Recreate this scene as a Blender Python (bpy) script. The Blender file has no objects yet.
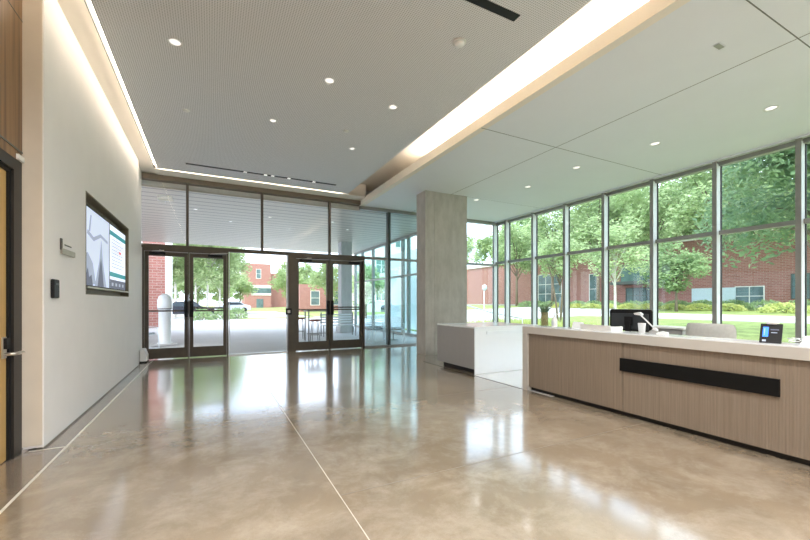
import bpy, math, random
from mathutils import Vector, Matrix
random.seed(7)
PI = math.pi
COL = bpy.context.scene.collection
SC = bpy.context.scene

# ------------------------------------------------------------------ materials
def new_mat(name):
    m = bpy.data.materials.new(name); m.use_nodes = True
    nt = m.node_tree
    return m, nt, nt.nodes['Principled BSDF'], nt.nodes['Material Output']

def mat(name, col, rough=.5, metal=0., var=.06, scale=8., bump=0., bscale=60., spec=.5, coat=0., stretch=(1, 1, 1)):
    """plain surface with a soft noise variation of its colour"""
    m, nt, b, out = new_mat(name)
    N, L = nt.nodes, nt.links
    tc = N.new('ShaderNodeTexCoord'); mp = N.new('ShaderNodeMapping'); mp.inputs['Scale'].default_value = stretch
    L.new(tc.outputs['Object'], mp.inputs['Vector'])
    no = N.new('ShaderNodeTexNoise'); no.inputs['Scale'].default_value = scale; no.inputs['Detail'].default_value = 4
    L.new(mp.outputs[0], no.inputs['Vector'])
    r = N.new('ShaderNodeValToRGB')
    r.color_ramp.elements[0].position = .3; r.color_ramp.elements[1].position = .7
    r.color_ramp.elements[0].color = tuple(max(0, c * (1 - var)) for c in col) + (1,)
    r.color_ramp.elements[1].color = tuple(min(1, c * (1 + var)) for c in col) + (1,)
    L.new(no.outputs[0], r.inputs[0]); L.new(r.outputs[0], b.inputs['Base Color'])
    b.inputs['Roughness'].default_value = rough; b.inputs['Metallic'].default_value = metal
    b.inputs['Specular IOR Level'].default_value = spec; b.inputs['Coat Weight'].default_value = coat
    if bump:
        n2 = N.new('ShaderNodeTexNoise'); n2.inputs['Scale'].default_value = bscale; n2.inputs['Detail'].default_value = 3
        L.new(mp.outputs[0], n2.inputs['Vector'])
        bp = N.new('ShaderNodeBump'); bp.inputs['Strength'].default_value = bump; bp.inputs['Distance'].default_value = .01
        L.new(n2.outputs[0], bp.inputs['Height']); L.new(bp.outputs[0], b.inputs['Normal'])
    return m

def emis(name, col, strength):
    m, nt, b, out = new_mat(name)
    b.inputs['Base Color'].default_value = col + (1,)
    b.inputs['Emission Color'].default_value = col + (1,); b.inputs['Emission Strength'].default_value = strength
    return m

def glass_mat(name, tint=(.93, .97, .95), refl=1.0, rough=.0):
    m = bpy.data.materials.new(name); m.use_nodes = True
    nt = m.node_tree; N, L = nt.nodes, nt.links
    N.remove(N['Principled BSDF']); out = N['Material Output']
    t = N.new('ShaderNodeBsdfTransparent'); t.inputs[0].default_value = tint + (1,)
    g = N.new('ShaderNodeBsdfGlossy'); g.inputs['Roughness'].default_value = rough
    g.inputs[0].default_value = (refl, refl, refl, 1)
    fr = N.new('ShaderNodeFresnel'); fr.inputs[0].default_value = 1.4
    mx = N.new('ShaderNodeMixShader')
    ge = N.new('ShaderNodeNewGeometry'); iv = N.new('ShaderNodeMath'); iv.operation = 'SUBTRACT'; iv.inputs[0].default_value = 1
    L.new(ge.outputs['Backfacing'], iv.inputs[1])          # reflect on the outer faces only: no false total reflection inside the pane
    ml = N.new('ShaderNodeMath'); ml.operation = 'MULTIPLY'; L.new(fr.outputs[0], ml.inputs[0]); L.new(iv.outputs[0], ml.inputs[1])
    L.new(ml.outputs[0], mx.inputs[0]); L.new(t.outputs[0], mx.inputs[1]); L.new(g.outputs[0], mx.inputs[2])
    L.new(mx.outputs[0], out.inputs[0])
    return m

def floor_mat(name, c1, c2, c3, rough=.14):
    m, nt, b, out = new_mat(name); N, L = nt.nodes, nt.links
    tc = N.new('ShaderNodeTexCoord')
    n1 = N.new('ShaderNodeTexNoise'); n1.inputs['Scale'].default_value = .55; n1.inputs['Detail'].default_value = 7; n1.inputs['Roughness'].default_value = .62; n1.inputs['Distortion'].default_value = .35
    n2 = N.new('ShaderNodeTexNoise'); n2.inputs['Scale'].default_value = 2.4; n2.inputs['Detail'].default_value = 9; n2.inputs['Roughness'].default_value = .74; n2.inputs['Distortion'].default_value = .3
    n3 = N.new('ShaderNodeTexNoise'); n3.inputs['Scale'].default_value = 160; n3.inputs['Detail'].default_value = 2
    for n in (n1, n2, n3): L.new(tc.outputs['Object'], n.inputs['Vector'])
    r1 = N.new('ShaderNodeValToRGB'); e = r1.color_ramp.elements
    e[0].position = .34; e[0].color = c1 + (1,); e[1].position = .66; e[1].color = c2 + (1,)
    L.new(n1.outputs[0], r1.inputs[0])
    r2 = N.new('ShaderNodeValToRGB'); e = r2.color_ramp.elements
    e[0].position = .45; e[0].color = (0, 0, 0, 1); e[1].position = .72; e[1].color = (1, 1, 1, 1)
    L.new(n2.outputs[0], r2.inputs[0])
    mx = N.new('ShaderNodeMix'); mx.data_type = 'RGBA'
    ml = N.new('ShaderNodeMath'); ml.operation = 'MULTIPLY'; ml.inputs[1].default_value = .55
    L.new(r2.outputs[0], ml.inputs[0]); L.new(ml.outputs[0], mx.inputs[0])
    L.new(r1.outputs[0], mx.inputs[6]); mx.inputs[7].default_value = c3 + (1,)
    m2 = N.new('ShaderNodeMix'); m2.data_type = 'RGBA'; m2.blend_type = 'OVERLAY'; m2.inputs[0].default_value = .12
    L.new(mx.outputs[2], m2.inputs[6]); L.new(n3.outputs[0], m2.inputs[7])
    L.new(m2.outputs[2], b.inputs['Base Color'])
    rr = N.new('ShaderNodeMapRange'); rr.inputs[3].default_value = rough * .7; rr.inputs[4].default_value = rough * 1.5
    L.new(n2.outputs[0], rr.inputs[0]); L.new(rr.outputs[0], b.inputs['Roughness'])
    b.inputs['Specular IOR Level'].default_value = 1.0; b.inputs['Coat Weight'].default_value = .8; b.inputs['Coat Roughness'].default_value = .1; b.inputs['Coat IOR'].default_value = 1.6
    n4 = N.new('ShaderNodeTexNoise'); n4.inputs['Scale'].default_value = 2.2; n4.inputs['Detail'].default_value = 2
    L.new(tc.outputs['Object'], n4.inputs['Vector'])
    bp = N.new('ShaderNodeBump'); bp.inputs['Strength'].default_value = .05; bp.inputs['Distance'].default_value = .01
    L.new(n4.outputs[0], bp.inputs['Height']); L.new(bp.outputs[0], b.inputs['Normal'])
    return m

def wood_mat(name, dark, light, scale=(22, 22, 1.2), rough=.45, wave=0.):
    m, nt, b, out = new_mat(name); N, L = nt.nodes, nt.links
    tc = N.new('ShaderNodeTexCoord'); mp = N.new('ShaderNodeMapping'); mp.inputs['Scale'].default_value = scale
    L.new(tc.outputs['Object'], mp.inputs['Vector'])
    n = N.new('ShaderNodeTexNoise'); n.inputs['Scale'].default_value = 1; n.inputs['Detail'].default_value = 5; n.inputs['Distortion'].default_value = .4
    L.new(mp.outputs[0], n.inputs['Vector'])
    r = N.new('ShaderNodeValToRGB'); e = r.color_ramp.elements
    e[0].position = .32; e[0].color = dark + (1,); e[1].position = .68; e[1].color = light + (1,)
    L.new(n.outputs[0], r.inputs[0]); L.new(r.outputs[0], b.inputs['Base Color'])
    b.inputs['Roughness'].default_value = rough
    if wave:
        w = N.new('ShaderNodeTexWave'); w.bands_direction = 'Y'; w.inputs['Scale'].default_value = wave
        L.new(tc.outputs['Object'], w.inputs['Vector'])
        bp = N.new('ShaderNodeBump'); bp.inputs['Strength'].default_value = .35; bp.inputs['Distance'].default_value = .004
        L.new(w.outputs[0], bp.inputs['Height']); L.new(bp.outputs[0], b.inputs['Normal'])
    return m

def dots_mat(name, base, hole, pitch):
    """perforated metal ceiling: a grid of small round holes"""
    m, nt, b, out = new_mat(name); N, L = nt.nodes, nt.links
    tc = N.new('ShaderNodeTexCoord'); sp = N.new('ShaderNodeSeparateXYZ'); L.new(tc.outputs['Object'], sp.inputs[0])
    def cell(sock):
        a = N.new('ShaderNodeMath'); a.operation = 'DIVIDE'; a.inputs[1].default_value = pitch; L.new(sock, a.inputs[0])
        f = N.new('ShaderNodeMath'); f.operation = 'FRACT'; L.new(a.outputs[0], f.inputs[0])
        s = N.new('ShaderNodeMath'); s.operation = 'SUBTRACT'; s.inputs[1].default_value = .5; L.new(f.outputs[0], s.inputs[0])
        p = N.new('ShaderNodeMath'); p.operation = 'POWER'; p.inputs[1].default_value = 2; L.new(s.outputs[0], p.inputs[0])
        return p.outputs[0]
    ad = N.new('ShaderNodeMath'); L.new(cell(sp.outputs[0]), ad.inputs[0]); L.new(cell(sp.outputs[1]), ad.inputs[1])
    lt = N.new('ShaderNodeMath'); lt.operation = 'LESS_THAN'; lt.inputs[1].default_value = .075; L.new(ad.outputs[0], lt.inputs[0])
    mx = N.new('ShaderNodeMix'); mx.data_type = 'RGBA'; L.new(lt.outputs[0], mx.inputs[0])
    mx.inputs[6].default_value = base + (1,); mx.inputs[7].default_value = hole + (1,)
    L.new(mx.outputs[2], b.inputs['Base Color']); b.inputs['Roughness'].default_value = .6
    return m

def brick_mat(name, c1, c2, mortar, scale=1., axis='x'):
    m, nt, b, out = new_mat(name); N, L = nt.nodes, nt.links
    tc = N.new('ShaderNodeTexCoord'); sp = N.new('ShaderNodeSeparateXYZ'); L.new(tc.outputs['Object'], sp.inputs[0])
    ad = N.new('ShaderNodeMath'); L.new(sp.outputs[0], ad.inputs[0]); L.new(sp.outputs[1], ad.inputs[1])
    cb = N.new('ShaderNodeCombineXYZ'); L.new(ad.outputs[0], cb.inputs[0]); L.new(sp.outputs[2], cb.inputs[1])
    br = N.new('ShaderNodeTexBrick'); br.inputs['Scale'].default_value = scale
    br.inputs['Brick Width'].default_value = .4; br.inputs['Row Height'].default_value = .14; br.inputs['Mortar Size'].default_value = .014
    br.inputs['Color1'].default_value = c1 + (1,); br.inputs['Color2'].default_value = c2 + (1,); br.inputs['Mortar'].default_value = mortar + (1,)
    L.new(cb.outputs[0], br.inputs['Vector']); L.new(br.outputs[0], b.inputs['Base Color'])
    b.inputs['Roughness'].default_value = .9
    return m

def stripe_mat(name, base, line, pitch, width, axis=1, rough=.35):
    """long boards: thin joint lines at a fixed pitch along one axis"""
    m, nt, b, out = new_mat(name); N, L = nt.nodes, nt.links
    tc = N.new('ShaderNodeTexCoord'); sp = N.new('ShaderNodeSeparateXYZ'); L.new(tc.outputs['Object'], sp.inputs[0])
    a = N.new('ShaderNodeMath'); a.operation = 'DIVIDE'; a.inputs[1].default_value = pitch; L.new(sp.outputs[axis], a.inputs[0])
    f = N.new('ShaderNodeMath'); f.operation = 'FRACT'; L.new(a.outputs[0], f.inputs[0])
    lt = N.new('ShaderNodeMath'); lt.operation = 'LESS_THAN'; lt.inputs[1].default_value = width / pitch; L.new(f.outputs[0], lt.inputs[0])
    mx = N.new('ShaderNodeMix'); mx.data_type = 'RGBA'; L.new(lt.outputs[0], mx.inputs[0])
    mx.inputs[6].default_value = base + (1,); mx.inputs[7].default_value = line + (1,)
    L.new(mx.outputs[2], b.inputs['Base Color']); b.inputs['Roughness'].default_value = rough
    return m

def leaf_mat(name, dark, light):
    m, nt, b, out = new_mat(name); N, L = nt.nodes, nt.links
    tc = N.new('ShaderNodeTexCoord')
    n = N.new('ShaderNodeTexNoise'); n.inputs['Scale'].default_value = 1.6; n.inputs['Detail'].default_value = 5
    L.new(tc.outputs['Object'], n.inputs['Vector'])
    r = N.new('ShaderNodeValToRGB'); e = r.color_ramp.elements
    e[0].position = .35; e[0].color = dark + (1,); e[1].position = .65; e[1].color = light + (1,)
    L.new(n.outputs[0], r.inputs[0])
    L.new(r.outputs[0], b.inputs['Base Color']); b.inputs['Roughness'].default_value = .6
    tr = N.new('ShaderNodeBsdfTranslucent'); L.new(r.outputs[0], tr.inputs[0])
    mx = N.new('ShaderNodeMixShader'); mx.inputs[0].default_value = .45
    L.new(b.outputs[0], mx.inputs[1]); L.new(tr.outputs[0], mx.inputs[2]); L.new(mx.outputs[0], out.inputs[0])
    return m

def concrete_mat(name, c1, c2, rough=.75):
    m, nt, b, out = new_mat(name); N, L = nt.nodes, nt.links
    tc = N.new('ShaderNodeTexCoord'); mp = N.new('ShaderNodeMapping'); mp.inputs['Scale'].default_value = (3, 3, 1.2)
    L.new(tc.outputs['Object'], mp.inputs['Vector'])
    n = N.new('ShaderNodeTexNoise'); n.inputs['Scale'].default_value = 1.6; n.inputs['Detail'].default_value = 9; n.inputs['Roughness'].default_value = .65
    L.new(mp.outputs[0], n.inputs['Vector'])
    r = N.new('ShaderNodeValToRGB'); e = r.color_ramp.elements
    e[0].position = .3; e[0].color = c1 + (1,); e[1].position = .7; e[1].color = c2 + (1,)
    L.new(n.outputs[0], r.inputs[0])
    v = N.new('ShaderNodeTexVoronoi'); v.inputs['Scale'].default_value = 9; L.new(tc.outputs['Object'], v.inputs['Vector'])
    lt = N.new('ShaderNodeMath'); lt.operation = 'LESS_THAN'; lt.inputs[1].default_value = .07; L.new(v.outputs[0], lt.inputs[0])
    mx = N.new('ShaderNodeMix'); mx.data_type = 'RGBA'; mx.blend_type = 'MULTIPLY'
    mm = N.new('ShaderNodeMath'); mm.operation = 'MULTIPLY'; mm.inputs[1].default_value = .3; L.new(lt.outputs[0], mm.inputs[0])
    L.new(mm.outputs[0], mx.inputs[0]); L.new(r.outputs[0], mx.inputs[6]); mx.inputs[7].default_value = (.4, .38, .35, 1)
    L.new(mx.outputs[2], b.inputs['Base Color']); b.inputs['Roughness'].default_value = rough
    bp = N.new('ShaderNodeBump'); bp.inputs['Strength'].default_value = .12; L.new(n.outputs[0], bp.inputs['Height']); L.new(bp.outputs[0], b.inputs['Normal'])
    return m

M = dict(
    floor=floor_mat('polished_concrete', (.215, .165, .112), (.345, .278, .20), (.51, .45, .37), .15),
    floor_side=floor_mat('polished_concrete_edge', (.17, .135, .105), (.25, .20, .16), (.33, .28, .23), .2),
    floor_reflection=floor_mat('floor_painted_reflection', (.86, .87, .89), (.88, .89, .91), (.9, .91, .93), .06),
    strip=mat('zinc_strip', (.78, .76, .70), .3, .3, .03),
    joint=mat('floor_joint', (.55, .50, .43), .5, 0, .05),
    joint_dark=mat('saw_cut_joint', (.20, .165, .13), .6, 0, .1),
    wall=mat('painted_wall', (.86, .835, .84), .6, 0, .015, 3, .03, 120),
    wall_beige=mat('beige_return', (.72, .645, .55), .6, 0, .03, 5),
    plaster=mat('ceiling_plaster', (.77, .80, .85), .75, 0, .01, 2),
    cove=mat('cove_plaster', (.84, .79, .71), .7, 0, .01, 2),
    perf=dots_mat('perforated_ceiling', (.76, .77, .80), (.41, .415, .43), .024),
    seam=mat('ceiling_seam', (.17, .18, .17), .8),
    led=emis('led_strip_warm', (1., .88, .74), 2.2),
    led_side=emis('led_side_warm', (1., .86, .70), 10.0),
    led_cove=emis('cove_strip_warm', (1., .90, .78), 34.0),
    led_soft=emis('led_back_warm', (1., .86, .70), 6),
    lamp=emis('lamp_lens', (1., .97, .92), .6),
    lamp_off=mat('lamp_lens_off', (.8, .8, .78), .4),
    bronze=mat('bronze_aluminium', (.088, .074, .058), .38, .35, .08, 10),
    bronze_head=mat('bronze_head', (.19, .155, .12), .45, .2, .05, 6),
    alum=mat('grey_aluminium', (.31, .31, .30), .38, .25, .04, 6),
    alum_light=mat('silver_aluminium', (.82, .86, .90), .35, .1, .03, 6),
    gasket=mat('black_gasket', (.02, .022, .025), .5),
    green_alum=mat('green_grey_aluminium', (.09, .105, .10), .35, .4, .04, 6),
    glass=glass_mat('window_glass', (.93, .975, .955)),
    glass_door=glass_mat('door_glass', (.97, .985, .98)),
    glass_wing=glass_mat('wing_glass', (.78, .93, .96), 1.),
    concrete=concrete_mat('board_formed_concrete', (.40, .385, .35), (.56, .545, .505)),
    concrete2=concrete_mat('outdoor_concrete', (.42, .43, .43), (.55, .56, .56)),
    desk_shaded=mat('shaded_solid_surface', (.56, .535, .495), .3, 0, .02, 9),
    desk_wood=wood_mat('reeded_oak', (.235, .182, .135), (.295, .235, .18), (60, 60, 1.5), .5, 14),
    black_band=mat('black_band', (.006, .006, .006), .6, 0, .1, spec=.2),
    kick=mat('dark_kick', (.018, .016, .014), .6),
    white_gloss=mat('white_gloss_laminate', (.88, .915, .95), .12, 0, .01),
    grey_lam=mat('grey_laminate', (.36, .36, .355), .45, 0, .02),
    oak_dark=wood_mat('walnut_panel', (.13, .065, .028), (.33, .19, .09), (16, 16, .5), .4),
    door_wood=wood_mat('maple_door', (.50, .31, .10), (.60, .39, .15), (18, 18, .6), .4),
    black_frame=mat('black_door_frame', (.022, .019, .017), .45, 0, .1),
    steel=mat('brushed_steel', (.55, .53, .50), .3, .9, .05, 30),
    black=mat('black_plastic', (.012, .012, .013), .5, spec=.25),
    dark_blue=mat('dark_grey_shell', (.028, .032, .038), .4),
    white=mat('white_plastic', (.82, .83, .84), .35, 0, .01),
    grey_fabric=mat('grey_upholstery', (.55, .55, .53), .8, 0, .06, 30, .1, 200),
    brown=mat('bronze_niche', (.22, .185, .13), .5, 0, .04),
    soffit=stripe_mat('soffit_boards', (.50, .46, .40), (.17, .155, .14), .42, .06, 1, .4),
    soffit_edge=mat('soffit_fascia', (.6, .59, .57), .5),
    grass=mat('lawn_grass', (.27, .33, .10), .9, 0, .3, 2.5, .3, 40),
    plaza=mat('pale_concrete_paving', (.53, .52, .525), .8, 0, .05, .8),
    street=mat('pale_road', (.50, .50, .50), .85, 0, .05, .5),
    path=mat('pale_footpath', (.64, .62, .60), .85, 0, .04, .8),
    curb=mat('kerb_concrete', (.48, .45, .42), .85),
    brick=brick_mat('red_brick', (.30, .115, .095), (.38, .16, .135), (.40, .30, .27)),
    stone=mat('white_stone', (.78, .77, .74), .8),
    pane_dark=mat('dark_window_pane', (.10, .16, .17), .15, 0, .3, 1.2),
    pane_green=mat('green_window_pane', (.12, .22, .20), .2, 0, .25, 1.),
    garage=mat('pale_blue_panel', (.55, .66, .72), .6),
    leaf_light=leaf_mat('birch_leaves', (.26, .37, .16), (.52, .62, .34)),
    leaf_mid=leaf_mat('maple_leaves', (.17, .28, .12), (.38, .50, .24)),
    leaf_dark=leaf_mat('oak_leaves', (.15, .27, .15), (.34, .46, .25)),
    leaf_yellow=leaf_mat('yellow_flowers', (.38, .46, .14), (.68, .68, .26)),
    bark=mat('brown_bark', (.20, .16, .12), .9, 0, .3, 10, .3, 20),
    bark_white=mat('birch_bark', (.62, .60, .55), .85, 0, .25, 8, .2, 20),
    tyre=mat('tyre_rubber', (.02, .02, .02), .8),
    car_white=mat('white_car_paint', (.65, .70, .78), .25, .1, .02),
    car_dark=mat('dark_car_paint', (.03, .035, .05), .25, .2, .05),
    car_glass=mat('car_glass', (.05, .07, .09), .08),
    table_red=mat('red_brown_stool_top', (.30, .085, .06), .5, 0, .1),
    wire=mat('powder_coated_wire', (.72, .78, .84), .4, .2, .03),
    chair_shell=mat('chair_shell', (.6, .59, .56), .5),
    cushion=mat('patterned_grey_fabric', (.42, .48, .54), .8, 0, .6, 22),
    straw=mat('straw_coloured_stems', (.50, .42, .22), .7, 0, .4, 60),
    screen_grey=emis('screen_grey_blue', (.25, .29, .38), .6),
    screen_sky=emis('screen_pale', (.50, .56, .70), .55),
    screen_dark=emis('screen_dark', (.08, .09, .14), .5),
    screen_white=emis('screen_white', (.70, .74, .84), .6),
    screen_teal=emis('screen_teal', (.01, .17, .19), .8),
    screen_text=emis('screen_text', (.30, .33, .40), .7),
    screen_red=emis('screen_red', (.45, .08, .08), .8),
    screen_blue=emis('screen_blue', (.03, .16, .85), 1.6),
    sign_grey=mat('sign_grey', (.40, .37, .32), .4, .3),
    sign_ink=mat('sign_ink', (.10, .09, .08), .6),
    red=mat('red_fire_paint', (.5, .04, .03), .4),
)

# ------------------------------------------------------------------ mesh builder
class MB:
    def __init__(s): s.v = []; s.f = []; s.sm = []
    def add(s, vs, fs, smooth=False):
        n = len(s.v); s.v += [tuple(v) for v in vs]
        for f in fs: s.f.append([i + n for i in f]); s.sm.append(smooth)
        return s
    def box(s, x0, x1, y0, y1, z0, z1):
        x0, x1 = min(x0, x1), max(x0, x1); y0, y1 = min(y0, y1), max(y0, y1); z0, z1 = min(z0, z1), max(z0, z1)
        return s.add([(x0, y0, z0), (x1, y0, z0), (x1, y1, z0), (x0, y1, z0), (x0, y0, z1), (x1, y0, z1), (x1, y1, z1), (x0, y1, z1)],
                     [(3, 2, 1, 0), (4, 5, 6, 7), (0, 1, 5, 4), (1, 2, 6, 5), (2, 3, 7, 6), (3, 0, 4, 7)])
    def lathe(s, prof, cx=0, cy=0, n=24, cap=True):
        vs = []; fs = []
        for r, z in prof:
            for i in range(n):
                a = 2 * PI * i / n; vs.append((cx + r * math.cos(a), cy + r * math.sin(a), z))
        for k in range(len(prof) - 1):
            for i in range(n):
                j = (i + 1) % n; fs.append((k * n + i, k * n + j, (k + 1) * n + j, (k + 1) * n + i))
        if cap:
            fs.append(tuple(reversed(range(n)))); fs.append(tuple((len(prof) - 1) * n + i for i in range(n)))
        return s.add(vs, fs, True)
    def tube(s, pts, r, n=8):
        pts = [Vector(p) for p in pts]; rs = r if isinstance(r, (list, tuple)) else [r] * len(pts)
        vs = []; fs = []; up = Vector((.13, .21, .97)); prev = None
        for k, p in enumerate(pts):
            d = (pts[min(k + 1, len(pts) - 1)] - pts[max(k - 1, 0)]).normalized()
            if prev is None:
                a = d.cross(up if abs(d.dot(up)) < .95 else Vector((1, 0, 0))).normalized()
            else:
                a = (prev - d * prev.dot(d)).normalized()
            prev = a; b = d.cross(a)
            for i in range(n):
                t = 2 * PI * i / n; vs.append(p + (a * math.cos(t) + b * math.sin(t)) * rs[k])
        for k in range(len(pts) - 1):
            for i in range(n):
                j = (i + 1) % n; fs.append((k * n + i, k * n + j, (k + 1) * n + j, (k + 1) * n + i))
        fs.append(tuple(reversed(range(n)))); fs.append(tuple((len(pts) - 1) * n + i for i in range(n)))
        return s.add(vs, fs, True)
    def prism(s, poly, a0, a1, axis='y'):
        """poly of (u, v) extruded along axis; axis y: (x,z), x: (y,z), z: (x,y)"""
        f = {'y': lambda u, v, a: (u, a, v), 'x': lambda u, v, a: (a, u, v), 'z': lambda u, v, a: (u, v, a)}[axis]
        n = len(poly); vs = [f(u, v, a0) for u, v in poly] + [f(u, v, a1) for u, v in poly]
        fs = [tuple(range(n)), tuple(reversed(range(n, 2 * n)))] + [(i, i + n, (i + 1) % n + n, (i + 1) % n) for i in range(n)]
        return s.add(vs, fs)
    def build(s, name, m, parent=None, loc=None, bevel=0., smooth=True):
        me = bpy.data.meshes.new(name); me.from_pydata(s.v, [], s.f); me.update()
        if smooth: me.polygons.foreach_set('use_smooth', s.sm)
        me.materials.append(m if not isinstance(m, str) else M[m])
        o = bpy.data.objects.new(name, me); COL.objects.link(o)
        if parent: o.parent = parent
        if loc: o.location = loc
        if bevel:
            b = o.modifiers.new('bevel', 'BEVEL'); b.width = bevel; b.segments = 2; b.limit_method = 'ANGLE'
        return o

def fix_normals():
    import bmesh
    done = set()
    for o in bpy.data.objects:
        if o.type == 'MESH' and o.data.name not in done and len(o.data.polygons) < 3000:
            done.add(o.data.name); bm = bmesh.new(); bm.from_mesh(o.data)
            bmesh.ops.recalc_face_normals(bm, faces=bm.faces); bm.to_mesh(o.data); bm.free()

def box(name, m, x0, x1, y0, y1, z0, z1, parent=None, bevel=0.):
    return MB().box(x0, x1, y0, y1, z0, z1).build(name, m, parent, bevel=bevel)

def tag(o, label=None, cat=None, group=None, kind=None):
    if label: o['label'] = label
    if cat: o['category'] = cat
    if group: o['group'] = group
    if kind: o['kind'] = kind
    return o

def thing(name, label, cat, loc=(0, 0, 0), rz=0., group=None):
    o = bpy.data.objects.new(name, None); COL.objects.link(o)
    o.location = loc; o.rotation_euler = (0, 0, rz)
    return tag(o, label, cat, group)

def struct_root(name, label=None):
    o = bpy.data.objects.new(name, None); COL.objects.link(o)
    return tag(o, label, None, None, 'structure')

def struct(name, o_or, label=None):
    return tag(o_or, label, None, None, 'structure')

def dup(root, loc, rz=None, label=None, group=None, scale=None):
    r = root.copy(); COL.objects.link(r); r.location = loc
    if rz is not None: r.rotation_euler = (0, 0, rz)
    if scale is not None: r.scale = (scale,) * 3 if not isinstance(scale, tuple) else scale
    if label: r['label'] = label
    if group: r['group'] = group
    for ch in list(root.children):
        c = ch.copy(); COL.objects.link(c); c.parent = r
        for g in list(ch.children):
            d = g.copy(); COL.objects.link(d); d.parent = c
    return r

# ------------------------------------------------------------------ dimensions
YB = 10.67            # inner face of the entrance glazing
XL = -1.37            # white wall
XW = 9.13             # window wall
XD = 4.315            # front of the reception desk
ZL = 4.21             # white ceiling
ZG = 4.33             # grey perforated ceiling
ZD = 2.69             # door head
ZT = 2.75             # transom of the window wall
YR = -5.0             # rear of the room, behind the camera

# ------------------------------------------------------------------ floor
f = MB().box(-1.195, XW + .15, YR, YB + .15, -.12, 0).build('floor', 'floor'); struct('floor', f, 'polished brown mottled concrete lobby floor')
f = MB().box(-1.9, -1.215, YR, YB + .15, -.12, 0).build('floor_edge_band', 'floor_side'); struct('f', f, 'darker polished floor band along the white wall')
f = MB().box(-1.215, -1.195, YR, YB - .2, -.12, .002).build('trim_1', 'strip'); struct('f', f, 'thin pale metal strip set in the floor along the white wall')
f = MB().box(.799, .806, YR, 9.6, -.01, .001).build('trim_2', 'joint'); struct('f', f, 'long pale floor joint running to the entrance')
f = MB().box(.81, XD, 2.572, 2.580, -.01, .001).build('trim_3', 'joint_dark'); struct('f', f, 'cross joint in the floor beside the desk')
f = MB().box(-1.19, XD, 4.66, 4.667, -.01, .001).build('trim_4', 'joint_dark'); struct('f', f, 'second cross joint in the floor')
f = MB().box(-1.19, XW, 9.60, 9.61, -.01, .001).build('trim_5', 'joint_dark'); struct('f', f, 'cross joint in the floor just inside the doors')
f = MB().box(XL - .1, -1.2, 4.60, 4.625, -.01, .002).build('trim_6', 'strip'); struct('f', f, 'short metal strip across the floor at the wall corner')
f = MB().box(XD + .03, 7.2, 3.9, 5.70, -.01, .003).build('floor_reflection_patch', 'floor_reflection'); struct('f', f, 'floor behind the reception desk, whitened for the white counter reflected in it')  # reflection of the white counter end put into the floor colour
f = MB().box(XD + .005, XD + .02, 4.44, 7.55, -.01, .003).build('trim_7', 'kick'); struct('f', f, 'thin dark floor strip in line with the desk front')

# ------------------------------------------------------------------ left wall with display niche
NY0, NY1, NZ0, NZ1 = 5.95, 8.68, 1.45, 2.725
WT = .14
w = MB()
w.box(XL - WT, XL, 4.63, NY0, .02, 4.40)
w.box(XL - WT, XL, NY1, 9.80, .02, 4.40)
w.box(XL - WT, XL, NY0, NY1, .02, NZ0)
w.box(XL - WT, XL, NY0, NY1, NZ1, 4.40)
w = w.build('wall_left', 'wall'); struct('w', w, 'plain white wall on the left')
b = MB().box(XL - WT - .04, XL - .008, 4.618, 4.63, .045, 4.40).build('trim_8', 'wall_beige'); struct('b', b, 'beige end face of the white wall')
b = MB().box(XL - WT - .3, XL - WT - .002, 4.75, 9.8, 0, 4.4).build('wall_left_core', 'wall_beige'); struct('b', b)
b = MB().box(XL - .06, XL - .012, 4.66, 9.78, 0, .02).build('baseboard_left', 'sign_grey'); struct('b', b)
# wall beyond the end of the white wall, up to the glazing
b = MB().box(-2.2, -1.42, 9.8, YB - .12, 0, ZG + .1).build('wall_corner', 'wall'); struct('b', b)
# niche
n = thing('display_niche', 'bronze-lined recess in the white wall that holds the two screens', 'recess', (XL, NY0, NZ0))
n['kind'] = 'structure'; del n['category']
D = NY1 - NY0; Hn = NZ1 - NZ0
MB().box(-.125, -.12, 0, D, 0, Hn).build('back', 'brown', n)
MB().box(-.12, .004, 0, D, Hn - .012, Hn).build('head', 'brown', n)
MB().box(-.12, .004, 0, D, 0, .012).build('sill', 'brown', n)
MB().box(-.12, .004, 0, .012, .012, Hn - .012).build('jamb', 'brown', n)
MB().box(-.12, .004, D - .012, D, .012, Hn - .012).build('jamb', 'brown', n)

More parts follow.
